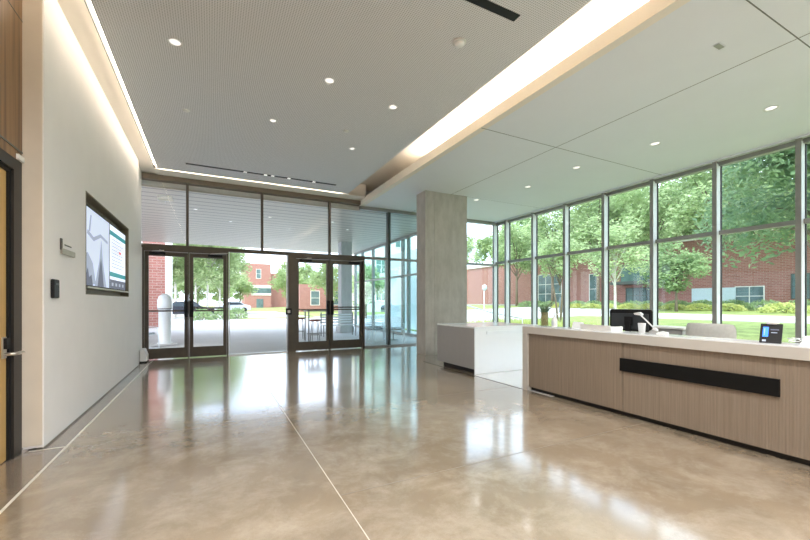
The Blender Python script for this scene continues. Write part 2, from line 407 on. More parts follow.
def display(y0, y1, z0, z1, label, kind):
    t = thing('wall_display', label, 'screen', (XL - .115, y0, z0), 0, None)
    W, H = y1 - y0, z1 - z0
    MB().box(0, .075, 0, W, 0, H).build('housing', 'black', t, bevel=.004)
    e = .02
    x = .0755
    s = MB().box(x, x + .002, e, W - e, e, H - e).build('screen', 'screen_sky' if kind else 'screen_white', t)
    x += .002
    def patch(name, poly, m, k=1):
        MB().prism([(e + u * (W - 2 * e), e + v * (H - 2 * e)) for u, v in poly], x, x + .001 * k, 'x').build(name, m, s)
    if kind:      # grey-blue picture of a tower behind trees and streets
        patch('picture', [(0, .02), (.42, .02), (.30, .30), (.12, .42), (0, .38)], 'screen_grey', 1)
        patch('picture', [(.38, 0), (.86, 0), (.70, .36), (.64, .66), (.56, .36)], 'screen_grey', 2)
        patch('picture', [(.48, 0), (.74, 0), (.66, .30), (.62, .40), (.57, .28)], 'screen_dark', 3)
        patch('picture', [(.10, .66), (.34, .60), (.62, .70), (.92, .66), (.92, .70), (.60, .745), (.33, .65), (.12, .71)], 'screen_grey', 2)
        patch('picture', [(.16, .70), (.22, .92), (.25, .92), (.20, .70)], 'screen_grey', 3)
        patch('picture', [(.03, 0), (.3, 0), (.25, .14), (.17, .10), (.12, .22), (.06, .12)], 'screen_dark', 3)
    else:         # white page with teal bars and text
        patch('header_bar', [(0, .84), (1, .84), (1, .91), (0, .91)], 'screen_teal')
        patch('footer_bar', [(0, .19), (1, .19), (1, .26), (0, .26)], 'screen_teal')
        patch('footer_bar', [(0, 0), (1, 0), (1, .14), (0, .14)], 'screen_dark')
        for k in range(9):
            v = .78 - k * .055; u1 = .62 + .3 * ((k * 37) % 10) / 10
            patch('text_line', [(.10, v), (u1, v), (u1, v + .014), (.10, v + .014)], 'screen_text')
        patch('badge', [(.55, .60), (.68, .60), (.68, .64), (.55, .64)], 'screen_red', 2)
        for k in range(4):
            patch('caption', [(.1 + k * .22, .04), (.2 + k * .22, .04), (.2 + k * .22, .09), (.1 + k * .22, .09)], 'screen_text', 2)
    return t
yd = 7.38
display(6.02, yd - .004, 1.555, 2.60, 'wall screen nearer the camera showing a grey-blue tower picture', 1)
display(yd + .004, 8.63, 1.555, 2.60, 'wall screen nearer the entrance showing a white page with teal bars', 0)
MB().box(XL - .11, XL + .012, 6.0, 8.65, 1.53, 1.55).build('display_shelf', 'steel')
tag(bpy.data.objects['display_shelf'], 'thin metal ledge under the two wall screens', 'shelf')

# room sign
t = thing('room_sign', 'small metal room sign with bracket on the white wall', 'sign', (XL, 5.05, 1.85))
MB().box(.001, .014, 0, .035, .04, .155).build('bracket', 'sign_ink', t)
MB().box(.001, .02, .01, .42, 0, .055).build('plate', 'sign_grey', t)
p = MB().box(.001, .008, .05, .42, .065, .155).build('plate', 'wall', t)
MB().box(.008, .010, .11, .33, .095, .108).build('lettering', 'sign_ink', p)
t = thing('card_reader', 'small black card reader on the white wall under the sign', 'card reader', (XL, 4.79, 1.39))
MB().box(.001, .03, 0, .15, 0, .185).build('housing', 'black', t, bevel=.01)
MB().box(.03, .033, .03, .12, .13, .15).build('indicator', 'dark_blue', t)

# door side wall
w = MB()
w.box(-1.60, -1.512, YR, 4.617, 2.69, 4.40)
w.box(-1.60, -1.512, YR, 3.0, 0, 2.69)
o = w.build('wall_door_side', 'oak_dark'); struct('w', o, 'walnut veneer panelling above the side door')
MB().box(-1.513, -1.509, 3, 4.62, 3.87, 3.878).build('trim_9', 'seam'); struct('x', bpy.data.objects['trim_9'])
MB().box(-1.513, -1.508, 3, 4.62, 2.685, 2.70).build('trim_10', 'seam'); struct('x', bpy.data.objects['trim_10'])
MB().box(-1.60, -1.515, 3, 4.617, 2.6, 2.685).build('trim_11', 'oak_dark'); struct('x', bpy.data.objects['trim_11'])
d = struct_root('door_3', 'maple side door in a deep black frame')
MB().box(-1.70, -1.514, 4.46, 4.617, 0, 2.6).box(-1.70, -1.514, 3.05, 3.2, 0, 2.6).box(-1.70, -1.514, 3.2, 4.46, 2.50, 2.6).build('door_frame', 'black_frame', d)
MB().box(-1.62, -1.532, 4.425, 4.459, 0, 2.5).box(-1.62, -1.532, 3.2, 4.425, 2.47, 2.499).build('door_stop', 'black', d)
lf = MB().box(-1.60, -1.55, 3.205, 4.42, .01, 2.465).build('door_leaf', 'door_wood', d)
h = MB().box(-1.55, -1.535, 4.33, 4.395, .88, 1.06).build('lock_plate', 'steel', lf, bevel=.004)
h = MB().tube([(-1.535, 4.36, .915), (-1.48, 4.36, .915), (-1.47, 4.40, .915), (-1.47, 4.50, .915)], .014).build('door_handle', 'steel', lf)
h = MB().box(-1.536, -1.515, 4.335, 4.39, .96, 1.05).build('keypad', 'black', lf)
MB().box(-1.514, -1.495, 4.50, 4.615, 2.605, 2.65).build('door_contact_sensor', 'white')
tag(bpy.data.objects['door_contact_sensor'], 'small white box at the top corner of the black door frame', 'sensor')

# rear wall behind the camera
o = box('wall_rear', 'wall', -1.7, XW + .2, YR - .15, YR, 0, 4.6); struct('o', o)

# ------------------------------------------------------------------ ceilings
GX0, GX1, GY1 = -1.06, 3.35, 10.0
o = box('ceiling', 'perf', GX0, GX1, YR, GY1, ZG, ZG + .05); struct('o', o, 'grey perforated metal ceiling panel')
o = box('ceiling_right', 'plaster', 4.05, XW + .2, YR, YB + .15, ZL, ZL + .08)
struct('o', o, 'smooth white plaster ceiling over the reception desk')
o = box('roof_slab', 'cove', -1.75, XW + .3, YR - .2, YB + .25, 4.78, 5.0); struct('o', o)
# left border and back border of the grey ceiling
o = box('trim_12', 'cove', -1.55, -1.13, YR, YB, 4.37, 4.42); struct('o', o, 'cream plaster margin between white wall and grey ceiling')
o = box('trim_13', 'seam', -1.13, -1.118, YR, 10.15, 4.368, 4.42); struct('o', o)
o = box('trim_14', 'cove', -1.13, 3.93, 10.14, YB + .1, 4.345, 4.42); struct('o', o, 'cream plaster margin above the entrance glazing')
o = box('trim_37', 'cove', -1.118, -1.062, YR, 10.1, 4.416, 4.44); struct('o', o)
o = box('trim_38', 'cove', -1.118, 3.3, 10.0, 10.139, 4.41, 4.44); struct('o', o)
t = thing('linear_light', 'long bright warm light line between white wall and grey ceiling', 'light', (-1.090, 2.5, 4.385))
MB().box(-.026, .026, -7.4, 7.55, .012, .03).build('housing', 'white', t)
MB().box(-.024, .024, -7.4, 7.50, 0, .012).build('diffuser', 'led', t)
MB().box(.0245, .0285, -7.4, 7.50, -.053, -.012).build('side_diffuser', 'led_side', t)
t = thing('linear_light', 'warm light line along the top of the entrance glazing', 'light', (1.15, 10.07, 4.38))
MB().box(-2.2, 2.1, -.05, .05, .012, .03).build('housing', 'white', t)
MB().box(-2.2, 2.1, -.045, .045, 0, .012).build('diffuser', 'led_soft', t)
# cove on the right: lip, hidden ledge, raised lid
o = MB().box(3.93, 4.05, YR, YB, ZL, 4.388)
o = o.build('trim_15', 'cove'); struct('o', o, 'cream fascia along the edge of the white ceiling')
o = box('trim_16', 'cove', 4.05, 4.5, YR, YB, ZL + .08, ZL + .12); struct('o', o)
o = box('trim_17', 'cove', 4.5, 4.54, YR, YB, ZL + .12, 4.78); struct('o', o)
o = box('trim_18', 'cove', 3.30, 3.35, YR, GY1, ZG + .05, 4.78); struct('o', o)
o = box('trim_19', 'cove', 3.35, 4.5, YR, YB, 4.70, 4.78); struct('o', o, 'lit cream lid of the ceiling cove')
o = box('trim_20', 'cove', 3.35, 3.93, YB - .53, YB, 4.39, 4.70); struct('o', o)
t = thing('cove_light', 'bright light strip in the long cove beside the grey ceiling', 'light', (4.2, 2.0, ZL + .12))
MB().box(-.03, .03, -6.9, 5.4, 0, .02).build('housing', 'white', t)
MB().box(-.025, .025, -6.9, 5.4, .02, .045).build('diffuser', 'led_cove', t)

# seams in the white ceiling
for i, (x0, x1, y0, y1) in enumerate([(5.66, 5.672, YR, YB), (3.95, XW, 4.98, 4.992), (3.95, XW, 1.73, 1.742), (5.66, XW, 8.4, 8.406)]):
    o = box('trim_%d' % (21 + i), 'seam', x0, x1, y0, y1, ZL - .001, ZL + .01); struct('o', o)
o = box('trim_26', 'alum_light', XW - .125, XW - .105, YR, YB, ZL - .035, ZL); struct('o', o)
o = box('trim_25', 'seam', XW - .105, XW - .09, YR, YB, ZL - .03, ZL); struct('o', o, 'grey channel between white ceiling and window head')

# recessed downlights
def make_downlight(label, loc, lit=True, group=None, r=.085, power=9):
    t = thing('downlight', label, 'ceiling light', loc, 0, group)
    MB().lathe([(r, -.008), (r, 0), (r * .72, 0), (r * .72, -.003)], n=28, cap=False).build('trim_ring', 'white', t)
    MB().lathe([(r * .72, -.002), (r * .72, .0)], n=28).build('lens', 'lamp' if lit else 'lamp_off', t)
    if lit:
        ld = bpy.data.lights.new('downlight_beam', 'AREA'); ld.shape = 'DISK'; ld.size = r * 1.4; ld.energy = power; ld.color = (1, .985, .965); ld.spread = math.radians(150)
        lo = bpy.data.objects.new('downlight_beam', ld); COL.objects.link(lo); lo.parent = t; lo.location = (0, 0, -.02)
    return t
FILL_POWER = 27
low = [(7.341, 2.538, 'recessed downlight in the white ceiling nearest the camera by the large window'),
       (7.121, 4.054, 'second downlight from the camera in the white ceiling by the windows'),
       (6.90, 5.53, 'third downlight from the camera in the white ceiling by the windows'),
       (6.98, 7.0, 'fourth downlight from the camera in the white ceiling, near the column'),
       (6.6, 8.55, 'farthest downlight in the white ceiling, beyond the column')]
for x, y, l in low: make_downlight(l, (x, y, ZL - .0015), power=.7)
hi = [(2.475, 5.252, 'lit downlight in the grey ceiling nearest the long cove'),
      (1.42, 5.012, 'lit downlight in the middle of the grey ceiling'),
      (.908, 6.535, 'small lit downlight in the grey ceiling left of the middle'),
      (-.365, 5.075, 'downlight in the grey ceiling near the white wall'),
      (2.435, 7.029, 'faint downlight in the grey ceiling toward the entrance')]
for x, y, l in hi: make_downlight(l, (x, y, ZG - .0015), r=.06 if y > 6 else .075, power=.7)
# unseen fill lamps added to brighten the room, far stronger than the visible ones
for x, y in [(0, 1.5), (2.4, 1.5), (0, -2), (2.4, -2), (5, -1.5), (7.3, -.5), (7.3, -3)]:
    make_downlight('unseen fill lamp added to brighten the lobby', (x, y, (ZG if x < 3.3 else ZL) - .0015), group='added fill lamps out of view', power=FILL_POWER * 2.1)

def round_cap(label, cat, name, loc, r=.07):
    t = thing(name, label, cat, loc)
    MB().lathe([(r * 1.15, 0), (r * 1.15, -.008), (r * .95, -.012)], n=28).build('base', 'lamp_off', t)
    MB().lathe([(r * .85, -.012), (r * .85, -.03), (r * .6, -.045), (r * .1, -.05)], n=28).build('cover', 'white', t)
    return t
round_cap('round white smoke detector on the grey ceiling', 'smoke detector', 'smoke_detector', (2.53, 3.597, ZG))
t = thing('ceiling_sensor', 'small square grey sensor plate in the white ceiling', 'sensor', (5.049, 2.188, ZL))
MB().box(-.07, .07, -.035, .035, -.006, 0).build('plate', 'plaster', t)
MB().box(-.062, .062, -.027, .027, -.008, -.006).build('grille', 'alum', t)
t = thing('ceiling_sensor', 'tiny white sensor disc on the grey ceiling toward the entrance', 'sensor', (2.094, 6.359, ZG))
MB().lathe([(.05, 0), (.045, -.01)], n=20).build('disc', 'lamp_off', t)
t = thing('ceiling_sensor', 'tiny white sensor disc on the grey ceiling near the white wall', 'sensor', (-.343, 6.809, ZG))
MB().lathe([(.05, 0), (.045, -.01)], n=20).build('disc', 'lamp_off', t)

def slot(x0, x1, y, w, label, lamps):
    t = thing('slot_light', label, 'ceiling light', (x0, y, ZG))
    MB().box(0, x1 - x0, -w, w, -.004, 0).build('housing', 'black', t)
    for k, u in enumerate(lamps):
        MB().box(u - .035, u + .035, -w * .8, w * .8, -.008, -.004).build('lamp', 'lamp', t)
slot(-.48, 2.83, 9.40, .045, 'long thin black slot fitting with small white lamps near the entrance', [1.18, 1.62, 1.78, 2.15, 2.75])
slot(2.12 - 3.2, 2.86, 3.02, .05, 'wide black slot fitting overhead at the top of the picture', [])

# ------------------------------------------------------------------ window wall (right)
mull = [YB + .02, 10.07, 8.847, 7.633, 6.42, 5.205, 3.98, 2.755, 1.53, .305, -.92, -2.145, -3.37, -4.6]
for i, y in enumerate(mull):
    w = struct_root('window_%d' % (i + 1)); w.location = (XW, y, 0)
    # mullion (its inner face, its sides coloured paler for the light they reflect)
    MB().box(-.13, .08, -.038, .038, 0, ZL - .04).build('mullion', 'alum', w)
    MB().box(-.122, .015, -.0395, -.038, .1, ZL - .09).box(-.122, .015, .038, .0395, .1, ZL - .09).build('mullion_lit_side', 'alum_light', w)
    MB().box(.02, .06, -.052, -.0395, .1, ZL - .09).box(.02, .06, .0395, .052, .1, ZL - .09).build('gasket', 'gasket', w)
    if i < len(mull) - 1:
        y2 = mull[i + 1] - y; a, b_ = y2 + .0385, -.0385
        MB().box(-.05, .08, a, b_, ZL - .12, ZL - .04).build('window_head', 'alum', w)
        MB().box(-.04, .08, a, b_, ZT - .04, ZT + .04).build('transom', 'alum', w)
        MB().box(-.05, .08, a, b_, 0, .12).build('sill', 'alum', w)
        MB().box(.035, .045, y2 + .05, -.05, .12, ZT - .04).build('pane', 'glass', w)
        MB().box(.035, .045, y2 + .05, -.05, ZT + .04, ZL - .12).build('pane', 'glass', w)

# ------------------------------------------------------------------ entrance glazing (back)
o = box('trim_30', 'bronze_head', -2.2, 3.95, YB - .10, YB + .1, ZG - .10, ZG + .02); struct('o', o, 'bronze head above the entrance glazing')
o = box('trim_31', 'alum', 3.95, XW + .05, YB - .05, YB + .1, ZL - .10, ZL); struct('o', o)
o = box('trim_32', 'bronze', -2.2, 4.07, YB - .06, YB + .08, ZD - .06, ZD + .03); struct('o', o, 'dark bronze transom over the doors')
o = box('trim_33', 'alum', 4.07, XW, YB - .05, YB + .08, ZD - .045, ZD + .025); struct('o', o)
o = box('trim_34', 'alum', 4.07, XW, YB - .05, YB + .08, 0, .05); struct('o', o)
k = 20
for i, (x, m_, w_, z0, z1) in enumerate([(-.506, 'bronze', .028, ZD + .03, ZG - .1), (1.205, 'bronze', .028, ZD + .03, ZG - .1), (3.02, 'bronze', .028, ZD + .03, ZG - .1),
                                     (4.875, 'green_alum', .045, .05, ZL - .1), (6.9, 'green_alum', .04, .05, ZL - .1)]):
    w = struct_root('window_%d' % (k + i)); w.location = (x, YB, 0)
    MB().box(-w_, w_, -.06, .07, z0, z1).build('mullion', m_, w)
wins = [(-2.2, -.534, ZD + .03, ZG - .1), (-.478, 1.177, ZD + .03, ZG - .1), (1.233, 2.99, ZD + .03, ZG - .1), (3.05, 4.83, ZD + .03, ZG - .1),
        (4.92, 6.86, ZD + .025, ZL - .1), (6.94, XW - .04, ZD + .025, ZL - .1), (4.13, 4.83, .05, ZD - .045), (4.92, 6.86, .05, ZD - .045), (6.94, XW - .04, .05, ZD - .045)]
for i, (x0, x1, z0, z1) in enumerate(wins):
    w = struct_root('window_%d' % (30 + i)); w.location = (x0, YB, z0)
    MB().box(0, x1 - x0, 0, .01, 0, z1 - z0).build('pane', 'glass' if x0 > 4 else 'glass_door', w)

def double_door(n, x0, x1, label, jambs):
    d = struct_root('door_%d' % n, label); d.location = (x0, YB, 0)
    W = x1 - x0; jl, jr, c = jambs
    MB().box(0, jl, -.07, .08, 0, ZD - .06).build('jamb', 'bronze', d)
    MB().box(W - jr, W, -.07, .08, 0, ZD - .06).build('jamb', 'bronze', d)
    MB().box(c - .012, c + .012, -.06, .07, 0, ZD - .06).build('centre_post', 'bronze', d)
    MB().box(jl, W - jr, -.065, .07, ZD - .13, ZD - .06).build('door_head', 'bronze', d)
    for (a, b_, hs) in ((jl, c - .012, -1), (c + .012, W - jr, 1)):
        lf = MB()
        a += .006; b_ -= .006; st = .078; H = ZD - .14
        lf.box(a, a + st, -.025, .025, .02, H).box(b_ - st, b_, -.025, .025, .02, H)
        lf.box(a + st, b_ - st, -.025, .025, H - .10, H).box(a + st, b_ - st, -.025, .025, .02, .26)
        lf = lf.build('door_leaf', 'bronze', d)
        MB().box(a + st, b_ - st, -.005, .005, .26, H - .10).build('pane', 'glass_door', lf)
        MB().box(a + st * .5, b_ - st * .5, -.075, -.05, 1.13, 1.165).build('push_bar', 'bronze', lf)
        if hs > 0:
            MB().box(a + st, b_ - st, .03, .06, 1.19, 1.23).build('push_bar', 'bronze', lf)
        hx = (b_ - st * .5) if hs < 0 else (a + st * .5)
        MB().box(hx - .04, hx + .04, -.09, -.025, 1.00, 1.40).build('lock_box', 'black', lf)
        MB().tube([(hx, -.03, 1.32), (hx, -.13, 1.32), (hx, -.13, 1.02), (hx, -.03, 1.02)], .013).build('pull_handle', 'black', lf)
        ca = (a + .1, a + .42) if hs < 0 else (b_ - .42, b_ - .1)
        MB().box(ca[0], ca[1], -.09, -.03, H - .075, H - .015).build('door_closer', 'black', lf)
        MB().tube([(ca[0] + .05, -.08, H + .0), (ca[1] - .02, -.16, H + .02), (ca[1] + .12 * hs, -.08, H + .035)], .009).build('closer_arm', 'steel', lf)
    return d
double_door(1, -1.415, .395, 'bronze framed double glass door at the left of the entrance', (.035, .03, .940))
double_door(2, 1.87, 4.07, 'bronze framed double glass door at the right of the entrance', (.20, .06, 1.155))
o = box('trim_35', 'alum_light', .40, 1.86, YB - .04, YB + .1, 0, .03); struct('o', o, 'metal threshold of the clear middle opening')
w = struct_root('window_45', 'clear glass panel between the two double doors'); w.location = (.41, YB, .03)
MB().box(0, 1.44, 0, .01, 0, ZD - .09).build('pane', 'glass_door', w)
MB().box(0, .02, -.02, .03, 0, ZD - .09).box(1.42, 1.44, -.02, .03, 0, ZD - .09).build('window_frame', 'alum_light', w)
t = thing('door_opener_button', 'small square dark push plate beside the right double door', 'button', (1.80, YB - .09, 1.02))
MB().box(0, .15, -.02, .018, 0, .17).build('plate', 'black', t)
MB().box(.04, .11, -.024, -.02, .045, .12).build('button', 'steel', t)
MB().box(-1.44, -1.4155, YB - .1, YB + .05, 0, ZD - .06).build('trim_36', 'wall'); struct('o', bpy.data.objects['trim_36'])

# exit sign behind upper glass by the corner
t = thing('exit_sign', 'small white hanging sign behind the upper glass at the left corner', 'sign', (-1.0, YB + .35, 3.78))
MB().tube([(0, 0, .22), (0, 0, .0)], .008).build('hanger', 'white', t)
MB().box(-.16, .16, -.02, .02, .06, .14).build('panel', 'white', t)
MB().box(-.14, .14, -.025, .025, .16, .20).build('cap', 'white', t)

# white wall-mounted box at the base of the corner
t = thing('floor_box', 'low white cover box on the floor between the white wall and left door', 'box', (-1.30, 10.22, 0))
MB().prism([(-.11, .03), (.02, .03), (.02, .16), (-.03, .30), (-.11, .30)], 0, .3, 'y').build('cover', 'white', t, bevel=.01)
MB().box(-.11, .025, -.005, .31, 0, .028).build('plinth', 'kick', t)

# ------------------------------------------------------------------ column
cx0, cx1, cy0, cy1 = 4.87, 6.17, 8.40, 8.87
t = thing('concrete_column', 'broad board-formed grey concrete column standing by the white counter', 'column', (cx0, cy0, 0))
MB().box(0, .27, 0, cy1 - cy0, 0, ZL).box(.276, cx1 - cx0, 0, cy1 - cy0, 0, ZL).box(.26, .29, .01, cy1 - cy0 - .01, 0, ZL).build('shaft', 'concrete', t, bevel=.006)

# ------------------------------------------------------------------ reception desk
t = thing('reception_desk', 'long oak-fronted reception desk with pale top and black band', 'desk', (XD, 0, 0))
y0, y1 = -.6, 4.44
MB().box(0, .31, y0, y1, .876, .976).build('counter_lip', 'desk_shaded', t)  # front lip coloured darker for shade, the slab above whiter where light falls
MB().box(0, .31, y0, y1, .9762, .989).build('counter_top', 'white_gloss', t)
MB().box(0, .31, y1 - .10, y1, 0, .875).build('end_panel', 'desk_shaded', t, bevel=.004)
MB().box(.035, .10, 2.846, y1 - .101, .06, .875).build('front_panel', 'desk_wood', t)
MB().box(.035, .10, y0, 2.838, .06, .875).build('front_panel', 'desk_wood', t)
MB().box(.09, .12, y0, y1 - .10, 0, .06).build('kick_plate', 'kick', t)
MB().box(.012, .035, 1.443, 2.868, .54, .69).build('band', 'black_band', t)
MB().box(.10, .9, y0, y1 - .101, .70, .74).build('work_surface', 'desk_shaded', t)
for yy in (.2, 2.0, 4.2):
    MB().box(.12, .85, yy, yy + .03, 0, .70).build('support_panel', 'grey_lam', t)

# white return counter
t = thing('low_counter', 'low counter with white glossy end and grey side next to the column', 'counter', (4.40, 5.75, 0))
MB().box(.012, 1.6, 0.012, 1.30, .09, .86).build('carcass', 'grey_lam', t)
MB().box(0, 1.62, 0, 1.32, .86, .89).build('counter_top', 'white_gloss', t, bevel=.003)
MB().box(0, 1.6, 0, .012, .0, .86).build('end_panel', 'white_gloss', t)
MB().box(-.002, .012, .013, 1.32, .09, .86).build('side_panel', 'grey_lam', t)
MB().box(.10, 1.5, .02, 1.22, 0, .09).build('kick_plate', 'kick', t)
MB().box(.28, 1.5, -.012, 0, .74, .80).build('rail', 'alum_light', t)

# ------------------------------------------------------------------ things on the desk
ZC = .989
# glass vase with stems
t = thing('plant_vase', 'glass vase of straw stems and green leaves at the far end of the desk', 'plant', (4.53, 4.20, ZC))
MB().lathe([(.045, 0), (.052, .004), (.056, .05), (.05, .12), (.046, .165), (.05, .18)], n=28, cap=False).build('vase', glass_mat('vase_glass', (.88, .92, .88)), t)
m = MB(); 
for k in range(60):
    a = random.random() * 2 * PI; r = .038 * math.sqrt(random.random()); a2 = a + random.uniform(-1.5, 1.5)
    m.tube([(r * math.cos(a), r * math.sin(a), .008), (.038 * math.cos(a2), .038 * math.sin(a2), .09), (r * math.cos(a), r * math.sin(a), .165)], .003, 5)
m.build('stems', 'straw', t)
m = MB()
for k in range(70):
    a = random.random() * 2 * PI; l = random.uniform(.05, .12); e = random.uniform(.1, 1.3); w_ = .008
    c_, s_ = math.cos(a), math.sin(a); b0 = Vector((.02 * c_, .02 * s_, .16)); tip = b0 + Vector((c_ * math.cos(e), s_ * math.cos(e), math.sin(e))) * l
    mid = (b0 + tip) / 2 + Vector((0, 0, .012)); sd = Vector((-s_, c_, 0)) * w_
    m.add([b0 - sd * .4, mid - sd, tip, mid + sd, b0 + sd * .4], [(0, 1, 2, 3, 4)])
m.build('leaves', 'leaf_dark', t)
m = MB(); m.tube([(0, 0, .16), (-.03, -.06, .22), (-.03, -.12, .27), (-.03, -.17, .30)], [.004, .003, .003, .002], 5).build('twig', 'bark', t)
t.scale = (1.35, 1.35, 1.3)

t = thing('spray_bottle', 'white pump bottle beside the glass vase on the desk', 'bottle', (4.52, 4.00, ZC))
MB().lathe([(.035, 0), (.04, .01), (.04, .10), (.025, .135), (.014, .15)], n=24).build('body', 'white', t)
MB().lathe([(.015, .15), (.015, .175), (.006, .176), (.006, .195)], n=16).build('cap', 'white', t)
MB().tube([(0, 0, .195), (.0, -.03, .198), (0, -.055, .185)], .006).build('nozzle', 'white', t)
MB().box(-.042, -.0405, -.02, .02, .03, .09).build('label_patch', 'wire', t)

t = thing('brochure_holder', 'small slanted white card holder on the desk beside the bottle', 'card holder', (4.52, 3.62, ZC))
MB().prism([(-.04, 0), (.06, 0), (.05, .012), (.0, .085), (-.012, .085)], -.11, .05, 'y').build('stand', 'white', t)
MB().prism([(-.05, .0), (-.038, .0), (-.002, .092), (-.014, .092)], -.10, .04, 'y').build('card', 'white_gloss', t)

t = thing('document_tray', 'pale grey letter tray lying on the desk left of the monitor', 'tray', (4.485, 3.28, ZC))
m = MB().box(-.10, .10, -.26, .15, 0, .012)
m.prism([(-.11, .0), (-.10, .0), (-.115, .075), (-.125, .075)], -.27, .16, 'y').prism([(.10, 0), (.11, 0), (.125, .05), (.115, .05)], -.27, .16, 'y')
m.box(-.11, .11, -.272, -.262, 0, .06).box(-.11, .11, .152, .162, 0, .05).build('tray', 'lamp_off', t)

# monitor
t = thing('computer_monitor', 'black monitor seen from behind on the reception desk', 'monitor', (5.10, 3.235, .74), math.radians(3))
MB().prism([(-.28, .0), (.28, 0), (.285, .02), (.285, .27), (.265, .295), (-.265, .295), (-.285, .27), (-.285, .02)], 0, .03, 'x').build('screen_housing', 'black', t, loc=(0, 0, .22), bevel=.006)
MB().box(-.018, 0, -.25, .25, .245, .46).build('back_cover', 'dark_blue', t, bevel=.008)
MB().box(-.05, -.018, -.05, .05, .30, .42).build('mount_block', 'black', t, bevel=.006)
MB().box(.03, .032, -.268, .268, .235, .50).build('screen', 'black', t)
MB().box(-.06, -.03, -.03, .03, .01, .36).build('stand_post', 'black', t)
MB().box(-.12, .10, -.11, .11, 0, .012).build('foot', 'black', t, bevel=.004)

# desk lamp with white articulated arm
t = thing('desk_lamp', 'white articulated desk lamp standing in front of the monitor', 'lamp', (4.95, 2.80, .74))
MB().lathe([(.07, 0), (.07, .015), (.02, .02)], n=24).build('base', 'white', t)
MB().tube([(0, 0, .015), (0, .0, .26)], .009).build('lower_arm', 'white', t)
MB().tube([(0, 0, .26), (-.01, .20, .455)], .009).build('upper_arm', 'white', t)
MB().lathe([(.02, .0), (.022, .03)], n=16).build('joint', 'steel', t, loc=(0, 0, .245))
MB().prism([(.17, .44), (.26, .45), (.27, .47), (.20, .485), (.165, .46)], -.035, .015, 'x').build('lamp_head', 'white', t, bevel=.004)

t = thing('paper_cup', 'plain white cup standing on the desk before the monitor', 'cup', (4.50, 2.71, ZC))
MB().lathe([(.033, 0), (.041, .115), (.043, .118), (.038, .116), (.03, .01)], n=28).build('cup', 'white', t)
t = thing('tape_dispenser', 'small grey tape dispenser beside the white cup', 'tape dispenser', (4.53, 2.58, ZC))
MB().prism([(-.05, 0), (.06, 0), (.06, .025), (.02, .05), (-.02, .035), (-.05, .02)], -.015, .015, 'x').build('body', 'grey_lam', t)
MB().lathe([(.028, -.01), (.028, .01)], n=20).build('roll', 'white', t).matrix_local = Matrix.Translation((0, 0, .045)) @ Matrix.Rotation(PI / 2, 4, 'Y')
t = thing('stapler', 'small white stapler on the desk right of the cup', 'stapler', (4.48, 2.47, ZC))
MB().prism([(-.06, 0), (.06, 0), (.06, .02), (.0, .04), (-.06, .03)], -.014, .014, 'x').build('body', 'white', t, bevel=.003)

# office chair with two-part upholstered back
def office_chair(loc, rz, label):
    t = thing('office_chair', label, 'chair', loc, rz)
    # back panel is upright in the local yz plane, facing +x
    m = MB(); nY, nZ = 16, 8; Wd, Hh = .27, .30
    def P(u, v, side):
        yy = Wd * u; zz = .79 + Hh * .5 * (v + 1)
        c = (1 - abs(u) ** 6 * .0)
        th = .032 * (max(0, 1 - abs(u) ** 8) ** .5) * (max(0, 1 - abs(v) ** 6) ** .5)
        xx = .05 * u * u
        return (xx + side * th, yy * (1 - .06 * max(0, v) ** 3), zz)
    vs = []; fs = []
    for sd in (-1, 1):
        for j in range(nZ + 1):
            for i in range(nY + 1):
                u, v = -1 + 2 * i / nY, -1 + 2 * j / nZ
                u2 = u * (1 - .06 * abs(v) ** 4); vs.append(P(u2, v * (1 - .05 * abs(u) ** 4), sd))
    n1 = (nY + 1) * (nZ + 1)
    for s_ in (0, 1):
        for j in range(nZ):
            for i in range(nY):
                a = s_ * n1 + j * (nY + 1) + i; q = (a, a + 1, a + nY + 2, a + nY + 1)
                fs.append(q if s_ else tuple(reversed(q)))
    m.add(vs, fs, True); m.build('backrest', 'grey_fabric', t)
    MB().box(-.06, -.03, -.035, .035, .50, .84).build('back_support', 'grey_lam', t, bevel=.006)
    MB().lathe([(.035, 0), (.04, .02), (.03, .04)], n=18).build('tension_knob', 'steel', t).matrix_local = Matrix.Translation((-.03, -.08, .83)) @ Matrix.Rotation(-PI / 2, 4, 'Y')
    MB().box(.0, .48, -.24, .24, .44, .52).build('seat', 'grey_fabric', t, bevel=.03)
    for s_ in (-1, 1):
        MB().tube([(.12, s_ * .27, .48), (.12, s_ * .31, .52), (.12, s_ * .31, .70)], .014).build('arm_post', 'black', t)
        MB().box(.0, .26, s_ * .31 - .035, s_ * .31 + .035, .70, .73).build('armrest', 'black', t, bevel=.01)
    MB().tube([(.22, 0, .44), (.22, 0, .09)], .025).build('gas_post', 'black', t)
    for k in range(5):
        a = 2 * PI * k / 5 + .3; c_, s_ = math.cos(a), math.sin(a)
        l = MB().tube([(.22, 0, .11), (.22 + .29 * c_, .29 * s_, .075)], [.022, .014]).build('leg', 'black', t)
        MB().lathe([(.028, -.02), (.028, .02)], n=14).build('caster', 'black', l).matrix_local = Matrix.Translation((.22 + .29 * c_, .29 * s_, .0335)) @ Matrix.Rotation(a, 4, 'Z') @ Matrix.Rotation(PI / 2, 4, 'X')
    return t
office_chair((5.50, 2.50, .0), math.radians(0), 'grey upholstered office chair behind the desk, near the tablet')
# made-up flat table standing in for the long pale arm between lamp and chair
t = thing('flat_stand_in', 'pale grey flat stand-in shape behind the desk between monitor and chair', 'stand-in', (5.95, 3.32, 0))
MB().box(-.2, .2, -.42, .42, .975, 1.0).build('top', 'lamp_off', t, bevel=.006)
MB().box(-.17, .17, -.39, .39, .90, .974).build('apron', 'grey_lam', t)
for sx in (-1, 1):
    for sy in (-1, 1):
        MB().box(sx * .15 - .015, sx * .15 + .015, sy * .37 - .015, sy * .37 + .015, 0, .9).build('leg', 'steel', t)

